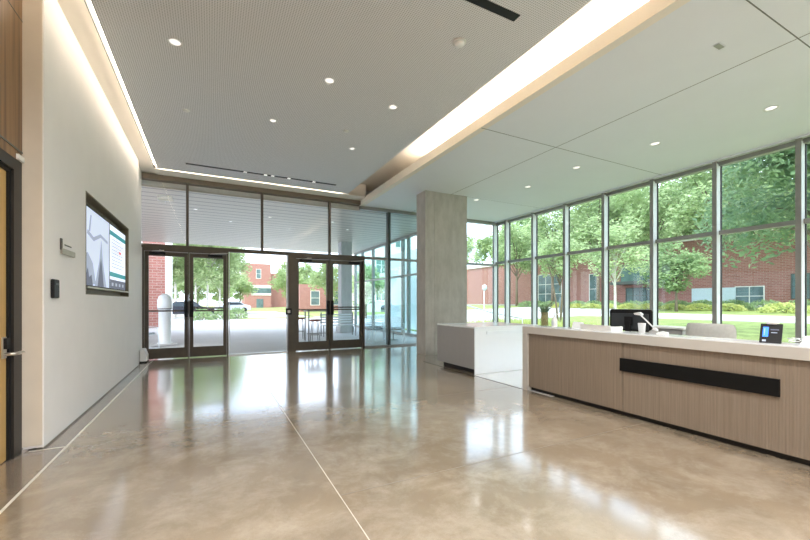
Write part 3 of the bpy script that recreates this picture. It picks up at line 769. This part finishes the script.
# tablet / desk phone
t = thing('tablet_terminal', 'black tablet terminal with a lit blue screen on the desk', 'tablet', (4.44, 1.535, ZC), math.radians(8))
q = MB().prism([(-.03, .0), (-.008, 0), (.055, .165), (.033, .17)], -.07, .075, 'y').build('housing', 'black', t, bevel=.004)
def on_face(name, m, u0, u1, v0, v1, par):
    n_ = Vector((-.17, 0, .063)).normalized() * .003
    def pt(u, v): return Vector((-.03 + .063 * v, u, .17 * v)) + Vector((-.0015, 0, .0005))
    vs = [pt(u0, v0), pt(u1, v0), pt(u1, v1), pt(u0, v1)]
    MB().add([v for v in vs] + [v + Vector((-.001, 0, .0004)) for v in vs], [(0, 1, 2, 3), (7, 6, 5, 4), (0, 4, 5, 1), (1, 5, 6, 2), (2, 6, 7, 3), (3, 7, 4, 0)]).build(name, m, par)
on_face('screen', 'screen_blue', .018, .055, .32, .82, q)
on_face('screen_text', 'screen_text', .04, .047, .40, .75, q)
on_face('display_text', 'screen_grey', -.04, .0, .52, .56, q)
on_face('display_text', 'screen_dark', -.05, .005, .66, .72, q)
on_face('badge', 'screen_text', .03, .055, .08, .17, q)
MB().prism([(0.0, 0), (.10, 0), (.10, .008), (.045, .15), (.03, .15)], -.05, .05, 'y').build('stand', 'black', t)
MB().lathe([(.04, 0), (.045, .01), (.03, .03), (.008, .036)], n=20).build('dome', 'lamp_off', t, loc=(.055, 0, .165))
t = thing('cable', 'loose loop of white cable on the desk between tablet and white dock', 'cable', (4.52, 1.42, ZC))
pts = []
for k in range(40):
    a = k / 39 * 4.2 * PI; r = .04 + .006 * math.sin(a * .7)
    pts.append((r * math.cos(a) + .01 * math.sin(a / 3), -.01 + r * .9 * math.sin(a), .006 + .0035 * k / 39 * 6 + .02 * (1 + math.sin(a * .5))))
MB().tube(pts, .0035, 6).build('cord', 'white', t)
t = thing('charging_dock', 'small rounded white dock at the right end of the desk', 'dock', (4.50, 1.315, ZC))
MB().lathe([(.05, 0), (.052, .01), (.04, .025), (.038, .05), (.03, .07), (.012, .078)], n=28).build('body', 'white', t)
MB().tube([(0, -.04, .02), (0, -.07, .03), (0, -.09, .01)], .006).build('spout', 'white', t)

# ================================================================== OUTSIDE
def gz(x): return max(0., min(.9, .9 * (x - 12) / 28))
def ground(name, m, xs, y0f, y1f, dz, label, thick=.25):
    """a strip of ground following the gentle rise to the east; xs = break lines"""
    mb = MB(); vs = []; n = len(xs)
    for x in xs:
        for y in (y0f(x), y1f(x)):
            vs.append((x, y, gz(x) + dz)); vs.append((x, y, gz(x) + dz - thick))
    fs = []
    for i in range(n - 1):
        a, b_ = 4 * i, 4 * (i + 1)
        fs += [(a, b_, b_ + 2, a + 2), (a + 1, a + 3, b_ + 3, b_ + 1), (a, a + 1, b_ + 1, b_), (a + 2, b_ + 2, b_ + 3, a + 3)]
    fs += [(0, 2, 3, 1), (4 * n - 4, 4 * n - 3, 4 * n - 1, 4 * n - 2)]
    mb.add(vs, fs); o = mb.build(name, m); return struct('g', o, label)
K = lambda v: (lambda x: v)
ground('lawn', 'grass', [9.4, 12, 20, 30, 40, 140], K(-60), K(240), -.03, 'bright green lawn east of the building')
ground('lawn_north', 'grass', [-80, 0, 9.4], K(60), K(240), -.03, 'lawn beyond the street')
ground('plaza', 'plaza', [-80, 0, 8.6], K(YB + .15), K(60), -.02, 'pale concrete paving outside the doors')
ground('street', 'street', [8.6, 12, 20, 30, 40, 90], lambda x: 19.5 if x < 15 else 19.0, lambda x: 36., .0, 'pale road crossing behind the glazing')
ground('footpath', 'path', [24.3, 27, 29.2], K(-40), K(19.2), .01, 'pale footpath across the lawn')
ground('lawn_strip', 'grass', [2.2, 8.4], K(33.5), K(36.5), .0, 'narrow strip of grass in the paving', .2)
ground('lawn_island', 'grass', [5, 12, 20, 30], K(72), K(100), .02, 'grass island by the far brick building', .2)
ground('kerb', 'curb', [-20, 0, 8.4], K(48), K(48.4), .12, 'low concrete kerb of the far pavement', .2)

# soffit over the plaza
o = MB().box(-12, 7.3, YB + .14, 20.6, 4.10, 4.16).build('canopy_soffit', 'soffit'); struct('c', o, 'pale boarded canopy soffit above the doors outside')
o = MB().box(-12, 7.3, YB + .14, 20.6, 4.16, 5.0).build('canopy_roof', 'soffit_edge'); struct('c', o)
o = MB().box(-12, 7.3, YB + .105, YB + .139, 4.14, 5.0).build('canopy_upstand', 'soffit_edge'); struct('c', o)
for i, (x, y) in enumerate([(-.4, 12.8), (.6, 14.2), (1.7, 12.9), (2.6, 14.6), (3.7, 12.7), (4.6, 13.8)]):
    make_downlight('small round lamp in the boarded canopy outside, one of six', (x, y, 4.0985), True, 'lamps in the outdoor canopy', .06, .3)
# glazed wing beyond
wy = [10.88, 12.4, 13.8, 14.3, 16.0, 17.6, 19.1, 20.2]
t = thing('glazed_wing', 'blue-green glazed side wing seen through the right of the entrance glazing', 'glass wall', (7.2, 0, 0))
for y in wy: MB().box(-.06, .08, y - .045, y + .045, .0, 4.09).build('mullion', 'alum', t)
for a, b_ in zip(wy[:-1], wy[1:]):
    MB().box(-.05, .06, a + .045, b_ - .045, 3.99, 4.09).build('head', 'alum', t)
    MB().box(-.05, .06, a + .045, b_ - .045, 2.42, 2.50).build('transom', 'alum', t)
    MB().box(-.05, .06, a + .045, b_ - .045, 0, .1).build('sill', 'alum', t)
    MB().box(0, .012, a + .045, b_ - .045, .1, 2.42).build('pane', 'glass_wing', t)
    MB().box(0, .012, a + .045, b_ - .045, 2.50, 3.99).build('pane', 'glass_wing', t)
o = MB().box(9.0, 9.2, 16.4, 20.2, 0, 4.0).build('wing_partition', 'wall')
tag(o, 'plain white partition standing inside the glazed wing', 'partition')
t = thing('concrete_pier', 'grey concrete pier outside seen through the right double door', 'column', (5.25, 16.6, 0))
MB().box(0, .5, 0, .5, .25, 4.1).build('shaft', 'concrete2', t)
MB().box(-.08, .58, -.08, .58, 0, .25).build('base', 'concrete2', t)

# ---------------------------------------------------------------- buildings
def window_unit(t, x, y, z, w, h, axis, m='pane_dark', cols=2, rows=2, fm='stone'):
    """framed window set proud of a wall; axis 'x': wall faces -x, axis 'y': wall faces -y"""
    fr = MB(); e = .08
    def bx(a0, a1, z0, z1, d0, d1):
        if axis == 'y': fr.box(x + a0, x + a1, y + d0, y + d1, z + z0, z + z1)
        else: fr.box(x + d0, x + d1, y + a0, y + a1, z + z0, z + z1)
    bx(-e, 0, -e, h + e, -.06, .05); bx(w, w + e, -e, h + e, -.06, .05); bx(0, w, -e, 0, -.06, .05); bx(0, w, h, h + e, -.06, .05)
    for i in range(1, cols): bx(w * i / cols - .03, w * i / cols + .03, 0, h, -.05, .0)
    for j in range(1, rows): bx(0, w, h * j / rows - .03, h * j / rows + .03, -.05, .0)
    f = fr.build('window', fm, t)
    p = MB()
    if axis == 'y': p.box(x, x + w, y - .02, y + .03, z, z + h)
    else: p.box(x - .02, x + .03, y, y + w, z, z + h)
    p.build('pane', m, f)

# long brick building east, facing the lawn
t = thing('brick_building', 'long low red brick building beyond the lawn outside the windows', 'building', (42, 0, .8))
MB().box(0, 12, -22, 58, -.5, 6.6).build('wall', 'brick', t)
MB().box(-.25, 12.3, -22.2, 58.2, 6.6, 6.9).build('roof', 'stone', t)
MB().box(-.06, 0, -22, 19.5, -.3, .25).box(-.06, 0, 24.5, 58, -.3, .25).build('plinth', 'curb', t)
MB().box(-2.2, 0, 21.3, 27.5, 2.5, 2.8).build('entrance_canopy', 'green_alum', t)
MB().box(-.3, 0, 21.3, 27.5, 2.8, 4.6).build('glazed_band', 'pane_green', t)
MB().box(-.35, 0, 21.3, 27.5, 4.6, 4.8).build('band_cap', 'green_alum', t)
window_unit(t, -.01, 24.0, .5, 3.0, 1.6, 'x', cols=4, fm='green_alum')
window_unit(t, -.01, 36.0, .4, 4.0, 4.0, 'x', cols=3, rows=3, fm='stone')
window_unit(t, -.01, 30.5, .4, 1.2, 3.6, 'x', cols=1, rows=2, fm='stone')
window_unit(t, -.01, 15.0, .3, 1.9, 1.6, 'x', cols=2, fm='stone')
window_unit(t, -.01, 12.2, .9, 1.0, 1.9, 'x', cols=1, rows=2, fm='green_alum')
MB().box(-.12, 0, 16.9, 20.4, -.3, 1.9).build('pale_panel', 'garage', t)
MB().box(-.10, 0, 9.4, 12.0, -.3, 2.4).build('service_door', 'garage', t)
# left building seen through the left door
t = thing('brick_building', 'tall brick wall corner with a white stone edge outside the left door', 'building', (-1.95, 24, 0))
MB().box(-9, -.22, 0, .9, 0, 8.5).build('wall', 'brick', t)
MB().box(-.22, .04, -.1, .9, 0, 8.5).build('corner_pier', 'stone', t)
MB().box(-1.55, -1.25, -.06, 0, 0, 8.5).build('window_strip', 'pane_dark', t)
for z in range(6): MB().box(-1.57, -1.23, -.08, -.06, .8 + z * 1.2, 1.0 + z * 1.2).build('spandrel', 'stone', t)
# far centre building
t = thing('brick_building', 'small distant brick building with white bands past the open doorway', 'building', (7.4, 100, .3))
MB().box(0, 6.0, 0, 12, -.5, 10.6).build('wall', 'brick', t)
MB().box(6.0, 15, 4, 14, -.5, 8.6).build('side_wall', 'brick', t)
MB().box(1.4, 6.02, -.15, 0, 4.6, 5.3).box(1.4, 6.02, -.15, 0, 2.8, 3.3).build('band', 'stone', t)
MB().box(1.4, 6.02, -.1, 0, 3.3, 4.6).build('band_glass', 'pane_dark', t)
window_unit(t, 2.6, -.01, 7.0, 1.0, 2.2, 'y', cols=1)
MB().box(2.6, 4.2, -.1, 0, -.3, 1.9).build('entrance', 'pane_dark', t)
# low brick wall seen through right door
t = thing('brick_building', 'low brick building behind the patio seen through the right double door', 'building', (11.5, 56, 0))
MB().box(0, 10, 0, 8, -.2, 4.0).build('wall', 'brick', t)
window_unit(t, 1.6, -.01, 1.0, 1.2, 2.0, 'y', cols=1); window_unit(t, 5.0, -.01, 1.0, 1.2, 2.0, 'y', cols=1)
# pale building beyond wing
t = thing('stone_building', 'pale stone building seen through the glazed wing', 'building', (17.2, 44, .15))
MB().box(0, 6.4, 0, 10, -.5, 16).build('wall', 'stone', t)
for k in range(4):
    window_unit(t, 1.2, -.01, 1.5 + 3.4 * k, 1.4, 2.0, 'y', m='pane_green'); window_unit(t, 3.9, -.01, 1.5 + 3.4 * k, 1.4, 2.0, 'y', m='pane_green')

# ---------------------------------------------------------------- trees
def crown(seed, n_leaf, rx, rz, zc, leaf, n_cl=26, gap=.55):
    rnd = random.Random(seed); cl = []
    for k in range(n_cl):
        while True:
            p = Vector((rnd.uniform(-1, 1), rnd.uniform(-1, 1), rnd.uniform(-1, 1)))
            if p.length < 1: break
        p = p * (.45 + .55 * rnd.random()) / max(.35, p.length) * p.length ** .35 if p.length > .01 else p
        cl.append((Vector((p.x * rx, p.y * rx, p.z * rz + zc)), rnd.uniform(.24, .42) * min(rx, rz)))
    m = MB(); vs = []; fs = []
    for k in range(n_leaf):
        c, r = cl[rnd.randrange(n_cl)]
        d = Vector((rnd.gauss(0, 1), rnd.gauss(0, 1), rnd.gauss(0, .75))).normalized()
        p = c + d * r * (rnd.random() ** .4) * 1.15
        a = Vector((rnd.gauss(0, 1), rnd.gauss(0, 1), rnd.gauss(0, .6))).normalized(); b_ = a.orthogonal().normalized()
        s_ = leaf * rnd.uniform(.6, 1.3); n0 = len(vs)
        vs += [p - a * s_, p + b_ * s_ * .55, p + a * s_, p - b_ * s_ * .55]; fs.append((n0, n0 + 1, n0 + 2, n0 + 3))
    m.add(vs, fs); return m, cl
def make_tree(name, label, loc, H, rx, rz, zc, n_leaf, leaf, lm, bm_, trunk_r, seed, group=None, stems=1):
    t = thing(name, label, 'tree', loc, 0, group); rnd = random.Random(seed + 99)
    m, cl = crown(seed, n_leaf, rx, rz, zc, leaf); m.build('foliage', lm, t)
    tr = MB()
    for s_ in range(stems):
        ox = 0 if stems == 1 else .35 * math.cos(2.2 * s_); oy = 0 if stems == 1 else .35 * math.sin(2.2 * s_)
        top = Vector((ox * 2.5, oy * 2.5, zc + rz * .3))
        pts = [(ox * .2, oy * .2, -.2), (ox * .6, oy * .6, zc * .33), (ox * 1.3 + rnd.uniform(-.08, .08), oy * 1.3, zc * .7), tuple(top)]
        tr.tube(pts, [trunk_r, trunk_r * .8, trunk_r * .6, trunk_r * .2], 8)
    for k in range(12):
        c = cl[k][0]; z0 = max(.4 * zc, min(zc, c.z * .62)); st = Vector((0, 0, z0))
        mid = st.lerp(c, .5) + Vector((0, 0, .12 * (c - st).length))
        tr.tube([st, mid, c], [trunk_r * .42, trunk_r * .28, trunk_r * .08], 6)
    tr.build('trunk', bm_, t); return t
# near individual trees on the lawn
make_tree('oak_tree', 'large dark green tree with wide crown outside the right windows', (18.0, 4.0, .17), 9, 4.9, 3.5, 6.3, 34000, .105, 'leaf_dark', 'bark', .22, 1)
make_tree('young_tree', 'dense round young tree before the brick wall, right of the monitor', (32.5, 16.9, .62), 6, 2.5, 2.3, 3.4, 5500, .13, 'leaf_mid', 'bark', .12, 2)
make_tree('young_tree', 'slender light tree with pale trunk just above the black monitor', (25.0, 16.9, .40), 6.5, 2.0, 2.1, 4.6, 4200, .11, 'leaf_light', 'bark_white', .10, 3)
make_tree('young_tree', 'thin multi-stemmed light tree outside left of the monitor', (18.5, 16.0, .2), 6, 1.5, 1.6, 3.9, 3600, .10, 'leaf_light', 'bark', .06, 4, None, 3)
make_tree('young_tree', 'light tree by the road seen just right of the column', (19.5, 27.5, .24), 6, 1.6, 2.2, 6.0, 2500, .12, 'leaf_light', 'bark', .08, 5)
tall = make_tree('lawn_tree', 'tall light green tree on the lawn edge above the vase', (37.5, 33.5, gz(37.5)), 12, 3.6, 4.3, 8.3, 8000, .17, 'leaf_light', 'bark', .2, 31)
for x, y, l, s_ in [(37.5, 27.3, 'tall light green tree on the lawn edge above the white card holder', 1.05), (38.2, 21.8, 'tall light green tree on the lawn edge above the monitor', 1.0),
                    (37.8, 16.6, 'tall light green tree on the lawn edge above the right half of the desk', 1.1), (38.0, 10.6, 'tall light green tree on the lawn edge behind the big dark oak', 1.0),
                    (38.3, 40.5, 'tall light green tree on the lawn edge near the glazing corner', .95)]:
    dup(tall, (x, y, gz(x)), x * y, l, None, s_)
# birches through the left door
bt = make_tree('birch_tree', 'white-stemmed birch seen through the second leaf of the left door', (-.3, 44, 0), 10, 2.9, 3.9, 6.3, 10000, .15, 'leaf_light', 'bark_white', .13, 6)
for x, y, s_, l in [(-2.9, 41, 1.0, 'birch next to the brick corner seen through the left door'), (1.0, 53, 1.0, 'birch at the right of the birch row, beside the door frame'),
                    (-1.6, 52, 1.12, 'birch standing further back in the middle of the birch row')]:
    dup(bt, (x, y, 0), random.random() * 6, l, None, s_)
ft = make_tree('street_tree', 'green tree left of the distant brick building past the doorway', (5.3, 84, 0), 9, 2.6, 2.9, 4.6, 3500, .2, 'leaf_light', 'bark', .2, 7)
dup(ft, (2.6, 80, 0), 1.7, 'green tree at the left edge of the clear doorway', None, 1.1)
dup(ft, (15.5, 88, .3), 2.7, 'green tree right of the distant brick building', None, 1.35)
dup(ft, (18.6, 84, .3), 4.7, 'green tree at the right edge of the clear doorway', None, 1.3)
dup(ft, (14.2, 50, .1), 3.7, 'bright green tree seen in the left leaf of the right double door', None, .95)
dup(ft, (11.6, 30, 0), .7, 'small tree seen in the right leaf of the right double door', None, .62)
dup(ft, (-5.2, 66, 0), 1.7, 'low green tree filling the gap beneath the birches at the left', None, .9)
dup(ft, (-1.8, 68, 0), 2.7, 'low green tree filling the gap beneath the birches in the middle', None, .9)
dup(ft, (1.2, 66, 0), 5.7, 'low green tree filling the gap beneath the birches at the right', None, .8)
# rows of tall trees behind the long brick building: indistinguishable, one group
bg = make_tree('background_tree', 'tall green tree in the row behind the long brick building', (58, -16, .9), 17, 5.0, 6.2, 10.5, 6500, .30, 'leaf_mid', 'bark', .35, 8, 'tall trees behind the long brick building')
bg2 = make_tree('background_tree', 'tall green tree in the row behind the long brick building', (60, -8, .9), 15, 4.6, 5.4, 9.4, 6000, .30, 'leaf_light', 'bark', .3, 9, 'tall trees behind the long brick building')
rnd = random.Random(3)
for k in range(13):
    src = bg if k % 2 else bg2
    dup(src, (63 + rnd.uniform(0, 6), -1 + k * 6.2 + rnd.uniform(-1.5, 1.5), .9), rnd.random() * 6, None, None, rnd.uniform(1.1, 1.45))

# hedge: individual shrubs, a few with yellow flowers
def shrub(label, loc, w, h, m, seed, group=None, n=700):
    rnd_ = random.Random(seed); t = thing('shrub', label, 'shrub', loc, 0, group)
    m_ = MB(); vs = []; fs = []
    for k in range(n):
        d = Vector((rnd_.gauss(0, 1), rnd_.gauss(0, 1), abs(rnd_.gauss(0, 1)))).normalized()
        p = Vector((d.x * w, d.y * w, d.z * h)) * rnd_.uniform(.75, 1.08)
        a = Vector((rnd_.gauss(0, 1), rnd_.gauss(0, 1), rnd_.gauss(0, 1))).normalized(); b_ = a.orthogonal().normalized(); s_ = .09
        n0 = len(vs); vs += [p - a * s_, p + b_ * s_ * .6, p + a * s_, p - b_ * s_ * .6]; fs.append((n0, n0 + 1, n0 + 2, n0 + 3))
    m_.add(vs, fs).build('foliage', m, t)
    s2 = MB(); 
    for k in range(5): s2.tube([(0, 0, -.05), (.5 * w * math.cos(k * 1.26), .5 * w * math.sin(k * 1.26), .6 * h)], .02, 5)
    s2.build('stem', 'bark', t); return t
sg = shrub('low green shrub in the long bed before the brick building', (36.5, 7, gz(36.5)), 1.15, .72, 'leaf_mid', 1, 'green shrubs before the brick building')
sy = shrub('low shrub with yellow-green blossom in the front of the long bed', (35.0, 6, gz(35)), .95, .48, 'leaf_yellow', 2, 'yellow shrubs before the brick building')
sy2 = shrub('bright yellow flowering bush before the brick wall right of the tablet', (33.6, 10.9, gz(33.6)), 1.3, .62, 'leaf_yellow', 5)
for k in range(15): dup(sg, (36.5 + rnd.uniform(-.3, .3), 9 + k * 2.0, gz(36.5)), rnd.random() * 6)
for k in range(9): dup(sy, (35.0 + rnd.uniform(-.2, .2), 14.5 + k * 1.95, gz(35.2)), rnd.random() * 6)
# small grass tufts by the corner glazing
tf = MB(); rnd_ = random.Random(12)
for k in range(5000):
    x = rnd_.uniform(9.6, 17); y = rnd_.uniform(11.0, 18.8); h = rnd_.uniform(.15, .42); a = rnd_.random() * PI
    c_, s_ = math.cos(a) * .02, math.sin(a) * .02; z = gz(x) - .03; lx, ly = rnd_.uniform(-.12, .12), rnd_.uniform(-.12, .12)
    tf.add([(x - c_, y - s_, z), (x + c_, y + s_, z), (x + lx, y + ly, z + h)], [(0, 1, 2)])
tag(tf.build('ornamental_grass', leaf_mat('tall_grass', (.35, .42, .12), (.62, .64, .28))), 'tall pale grass growing outside the corner windows', 'grass', None, 'stuff')
# planting by the birches
for x, y, l in [(-.6, 33, 'green bush at the left under the birches'), (.9, 34, 'green bush in the middle under the birches'), (2.0, 35, 'green bush at the right under the birches')]:
    shrub(l, (x, y, 0), .8, .9, 'leaf_mid', int(y), None, 500)
shrub('green bush beside the white pillar outside the left door', (-2.35, 15.2, 0), .35, .95, 'leaf_mid', 44, None, 260)

# ---------------------------------------------------------------- street furniture
t = thing('white_pillar', 'white round-topped pillar on the paving outside the left door', 'pillar', (-1.30, 14.2, 0))
MB().lathe([(.21, 0), (.21, .08), (.17, .10), (.17, 1.12), (.20, 1.13), (.20, 1.42), (.16, 1.55), (.06, 1.62)], n=28).build('shaft', 'white', t)
MB().box(-.35, .35, -.25, .25, 0, .05).build('base', 'plaza', t)
MB().lathe([(.205, 1.13), (.205, 1.17)], n=28).build('ring', 'alum', t)
def post(label, loc, h, m='alum', r=.05):
    t = thing('bollard', label, 'bollard', loc)
    MB().lathe([(r, 0), (r, h * .93), (r * .6, h)], n=14).build('shaft', m, t)
    MB().lathe([(r * 1.6, 0), (r * 1.6, .03)], n=14).build('base', m, t); return t
post('short blue-grey post at the lawn edge outside left of the monitor', (27.0, 23.2, gz(27)), 1.3, 'pane_dark', .14)
t = thing('street_sign', 'round white sign on a thin post by the road right of the column', 'sign', (16.4, 20.4, gz(16.4)))
MB().tube([(0, 0, 0), (0, 0, 2.4)], .03).build('post', 'alum_light', t)
MB().lathe([(.2, -.02), (.2, .02)], n=24).build('sign_plate', 'car_white', t).matrix_local = Matrix.Translation((0, -.05, 2.2)) @ Matrix.Rotation(PI / 2, 4, 'X')
t = thing('guard_rail', 'white slanted handrail outside the corner windows', 'rail', (9.9, 11.3, 0))
MB().tube([(-.5, 2.2, 1.35), (0, 0.6, .95), (.5, -.6, .75)], .025).build('top_rail', 'white', t)
for q in [(-.5, 2.2, 1.35), (0, .6, .95), (.5, -.6, .75)]: MB().tube([(q[0], q[1], -.03), q], .02).build('post', 'white', t)

def make_car(name, label, loc, rz, body, kind='sedan'):
    t = thing(name, label, 'vehicle', loc, rz)
    if kind == 'sedan':
        prof = [(-2.2, .35), (-2.25, .75), (-2.1, .95), (-1.55, 1.0), (-.9, 1.42), (.55, 1.45), (1.15, 1.0), (2.05, .85), (2.25, .6), (2.2, .35)]
        win = [(-1.35, 1.02), (-.85, 1.36), (.5, 1.39), (.98, 1.02)]
    else:
        prof = [(-2.7, .45), (-2.7, 1.05), (-.75, 1.08), (-.7, 1.75), (.55, 1.78), (1.15, 1.2), (2.5, 1.08), (2.65, .8), (2.6, .45)]
        win = [(-.55, 1.2), (-.5, 1.66), (.48, 1.68), (.92, 1.2)]
    MB().prism(prof, -.86, .86, 'y').build('body', body, t, bevel=.05)
    MB().prism(win, -.875, .875, 'y').build('window', 'car_glass', t)
    fx = prof[-4][0] if kind == 'sedan' else .95
    MB().box(prof[-1][0] - .02, prof[-1][0] + .06, -.8, .8, .4, .55).build('bumper', 'alum', t)
    MB().box(prof[0][0] - .06, prof[0][0] + .02, -.8, .8, .4, .55).build('bumper', 'alum', t)
    for sx in (prof[0][0] * .63, prof[-1][0] * .65):
        for sy in (-.8, .8):
            MB().lathe([(.2, -.1), (.34, -.1), (.34, .1), (.2, .1)], n=20).build('wheel', 'tyre', t).matrix_local = Matrix.Translation((sx, sy, .34)) @ Matrix.Rotation(PI / 2, 4, 'X')
    for sy in (-.65, .65):
        MB().box(prof[-2][0] - .02, prof[-2][0] + .02, sy - .15, sy + .15, .68, .82).build('headlight', 'lamp_off', t)
    return t
make_car('parked_car', 'white-blue car parked on the far road past the clear doorway', (4.2, 78, 0), PI * .05, 'car_white')
make_car('parked_car', 'dark blue car parked behind the white pillar outside', (-1.9, 38.5, 0), PI * .02, 'car_dark')
make_car('pickup_truck', 'black pickup truck parked at the far right of the clear doorway', (16.5, 76, .1), PI * .9, 'car_dark', 'pickup')
make_car('parked_car', 'silver car parked behind the birches', (2.6, 56, 0), PI, 'car_white')
make_car('parked_car', 'dark car parked on the road beyond the glazed wing', (16.2, 31.5, gz(16)), PI * .02, 'car_dark')

# patio: bar table, stools, wire chairs, bench
t = thing('bar_table', 'tall patio bar table outside the left leaf of the right door', 'table', (3.35, 13.3, 0))
MB().box(-.45, .45, -.35, .35, 1.04, 1.08).build('table_top', 'curb', t, bevel=.006)
for sx in (-1, 1):
    for sy in (-1, 1): MB().box(sx * .38 - .02, sx * .38 + .02, sy * .28 - .02, sy * .28 + .02, 0, 1.04).build('leg', 'alum', t)
MB().box(-.38, .38, -.015, .015, .25, .28).build('stretcher', 'alum', t)
def stool(loc, label):
    t = thing('bar_stool', label, 'stool', loc)
    MB().lathe([(.16, .74), (.18, .76), (.18, .79), (.15, .80)], n=24).build('seat', 'table_red', t)
    for k in range(4):
        a = PI / 4 + k * PI / 2; MB().tube([(.11 * math.cos(a), .11 * math.sin(a), .74), (.19 * math.cos(a), .19 * math.sin(a), 0)], .013).build('leg', 'alum', t)
    MB().tube([(.16 * math.cos(a), .16 * math.sin(a), .3) for a in [i * PI / 8 for i in range(17)]], .009).build('foot_ring', 'alum', t); return t
stool((3.02, 12.35, 0), 'red-topped bar stool nearest the right double door')
stool((2.9, 14.1, 0), 'red-topped bar stool on the far side of the bar table')
def wire_chair(loc, rz, label, group=None):
    t = thing('wire_chair', label, 'chair', loc, rz, group)
    s = MB()
    W, D_ = .52, .5
    for i in range(8):
        u = -W / 2 + W * i / 7; s.tube([(u, -D_ / 2, .43), (u, 0, .40), (u, D_ / 2, .42)], .006, 5)
    for j in range(6):
        v = -D_ / 2 + D_ * j / 5; s.tube([(-W / 2, v, .425), (0, v, .40), (W / 2, v, .425)], .006, 5)
    s.build('seat', 'wire', t)
    s = MB()
    for i in range(9):
        u = -W / 2 + W * i / 8; s.tube([(u, D_ / 2, .42), (u * 1.02, D_ / 2 + .09, .66), (u * .95, D_ / 2 + .17, .86)], .006, 5)
    for j in range(7):
        v = .46 + .4 * j / 6; s.tube([(-W / 2, D_ / 2 + .02 + (v - .46) * .35, v), (0, D_ / 2 + .06 + (v - .46) * .35, v), (W / 2, D_ / 2 + .02 + (v - .46) * .35, v)], .006, 5)
    s.build('backrest', 'wire', t)
    for sx in (-1, 1):
        MB().tube([(sx * W / 2, D_ / 2, .43), (sx * (W / 2 + .03), D_ / 2 + .06, 0), (sx * (W / 2 + .03), -D_ / 2 - .03, 0), (sx * W / 2, -D_ / 2, .62), (sx * W / 2, D_ / 2 + .09, .64)], .012).build('leg_frame', 'wire', t)
    MB().box(-.22, .22, -.22, .22, .43, .48).build('cushion', 'cushion', t, bevel=.02)
    return t
wire_chair((4.95, 12.0, 0), .3, 'wire lounge chair outside right next to the right double door')
wire_chair((5.65, 11.75, 0), 2.6, 'wire lounge chair outside in front of the tall dark mullion')
wire_chair((5.45, 13.0, 0), -.5, 'wire lounge chair behind the other two beside the glazed wing')
wire_chair((-1.75, 13.2, 0), .9, 'wire lounge chair left of the white pillar outside')
t = thing('patio_table', 'small low patio table between the wire chairs', 'table', (5.9, 12.5, 0))
MB().lathe([(.28, .42), (.28, .44)], n=28).build('table_top', 'alum_light', t)
MB().tube([(0, 0, 0), (0, 0, .42)], .02).build('leg', 'alum', t); MB().lathe([(.18, 0), (.18, .012)], n=24).build('base', 'alum', t)
t = thing('garden_bench', 'pale metal bench by the concrete pier outside the right door', 'bench', (4.6, 14.9, 0))
for k in range(5): MB().box(-.7, .7, -.22 + k * .09, -.15 + k * .09, .43, .46).build('seat_slat', 'alum_light', t)
for k in range(4): MB().box(-.7, .7, .24, .26, .52 + k * .1, .58 + k * .1).build('back_slat', 'alum_light', t)
for sx in (-1, 1):
    MB().box(sx * .66 - .02, sx * .66 + .02, -.2, -.16, 0, .43).build('leg', 'alum', t); MB().box(sx * .66 - .02, sx * .66 + .02, .2, .24, 0, .95).build('leg', 'alum', t)
MB().box(.62, .68, -.22, .24, .62, .65).build('armrest', 'alum', t)

# ------------------------------------------------------------------ world, sun, camera
wd = bpy.data.worlds.new('sky'); SC.world = wd; wd.use_nodes = True
N, L = wd.node_tree.nodes, wd.node_tree.links
bgn = N['Background']; tc = N.new('ShaderNodeTexCoord')
no = N.new('ShaderNodeTexNoise'); no.inputs['Scale'].default_value = 2.6; no.inputs['Detail'].default_value = 7
L.new(tc.outputs['Generated'], no.inputs['Vector'])
r = N.new('ShaderNodeValToRGB'); e = r.color_ramp.elements
e[0].position = .42; e[0].color = (.62, .76, 1, 1); e[1].position = .62; e[1].color = (.96, .965, 1, 1)
L.new(no.outputs[0], r.inputs[0]); L.new(r.outputs[0], bgn.inputs[0]); bgn.inputs[1].default_value = 2.55
sl = bpy.data.lights.new('sun', 'SUN'); sl.energy = 2.2; sl.angle = math.radians(25); sl.color = (1, .96, .88)
so = bpy.data.objects.new('sun', sl); COL.objects.link(so); so.rotation_euler = (math.radians(30), math.radians(-28), 0)

cam = bpy.data.cameras.new('camera'); co = bpy.data.objects.new('camera', cam); COL.objects.link(co)
co.location = (0, 0, 1.35); co.rotation_euler = (math.radians(90), 0, math.radians(-27.04))
cam.sensor_fit = 'HORIZONTAL'; cam.sensor_width = 36; cam.lens = 380.5 / 810 * 36; cam.shift_y = 32.4 / 810; cam.clip_start = .05; cam.clip_end = 500
SC.camera = co
fix_normals()
SC.view_settings.view_transform = 'Standard'; SC.view_settings.look = 'None'; SC.view_settings.gamma = 1; SC.view_settings.use_curve_mapping = False
SC.view_settings.exposure = 0.72
SC.cycles.max_bounces = 9; SC.cycles.diffuse_bounces = 5; SC.cycles.glossy_bounces = 4; SC.cycles.transparent_max_bounces = 24
SC.cycles.use_denoising = True; SC.cycles.sample_clamp_indirect = 6
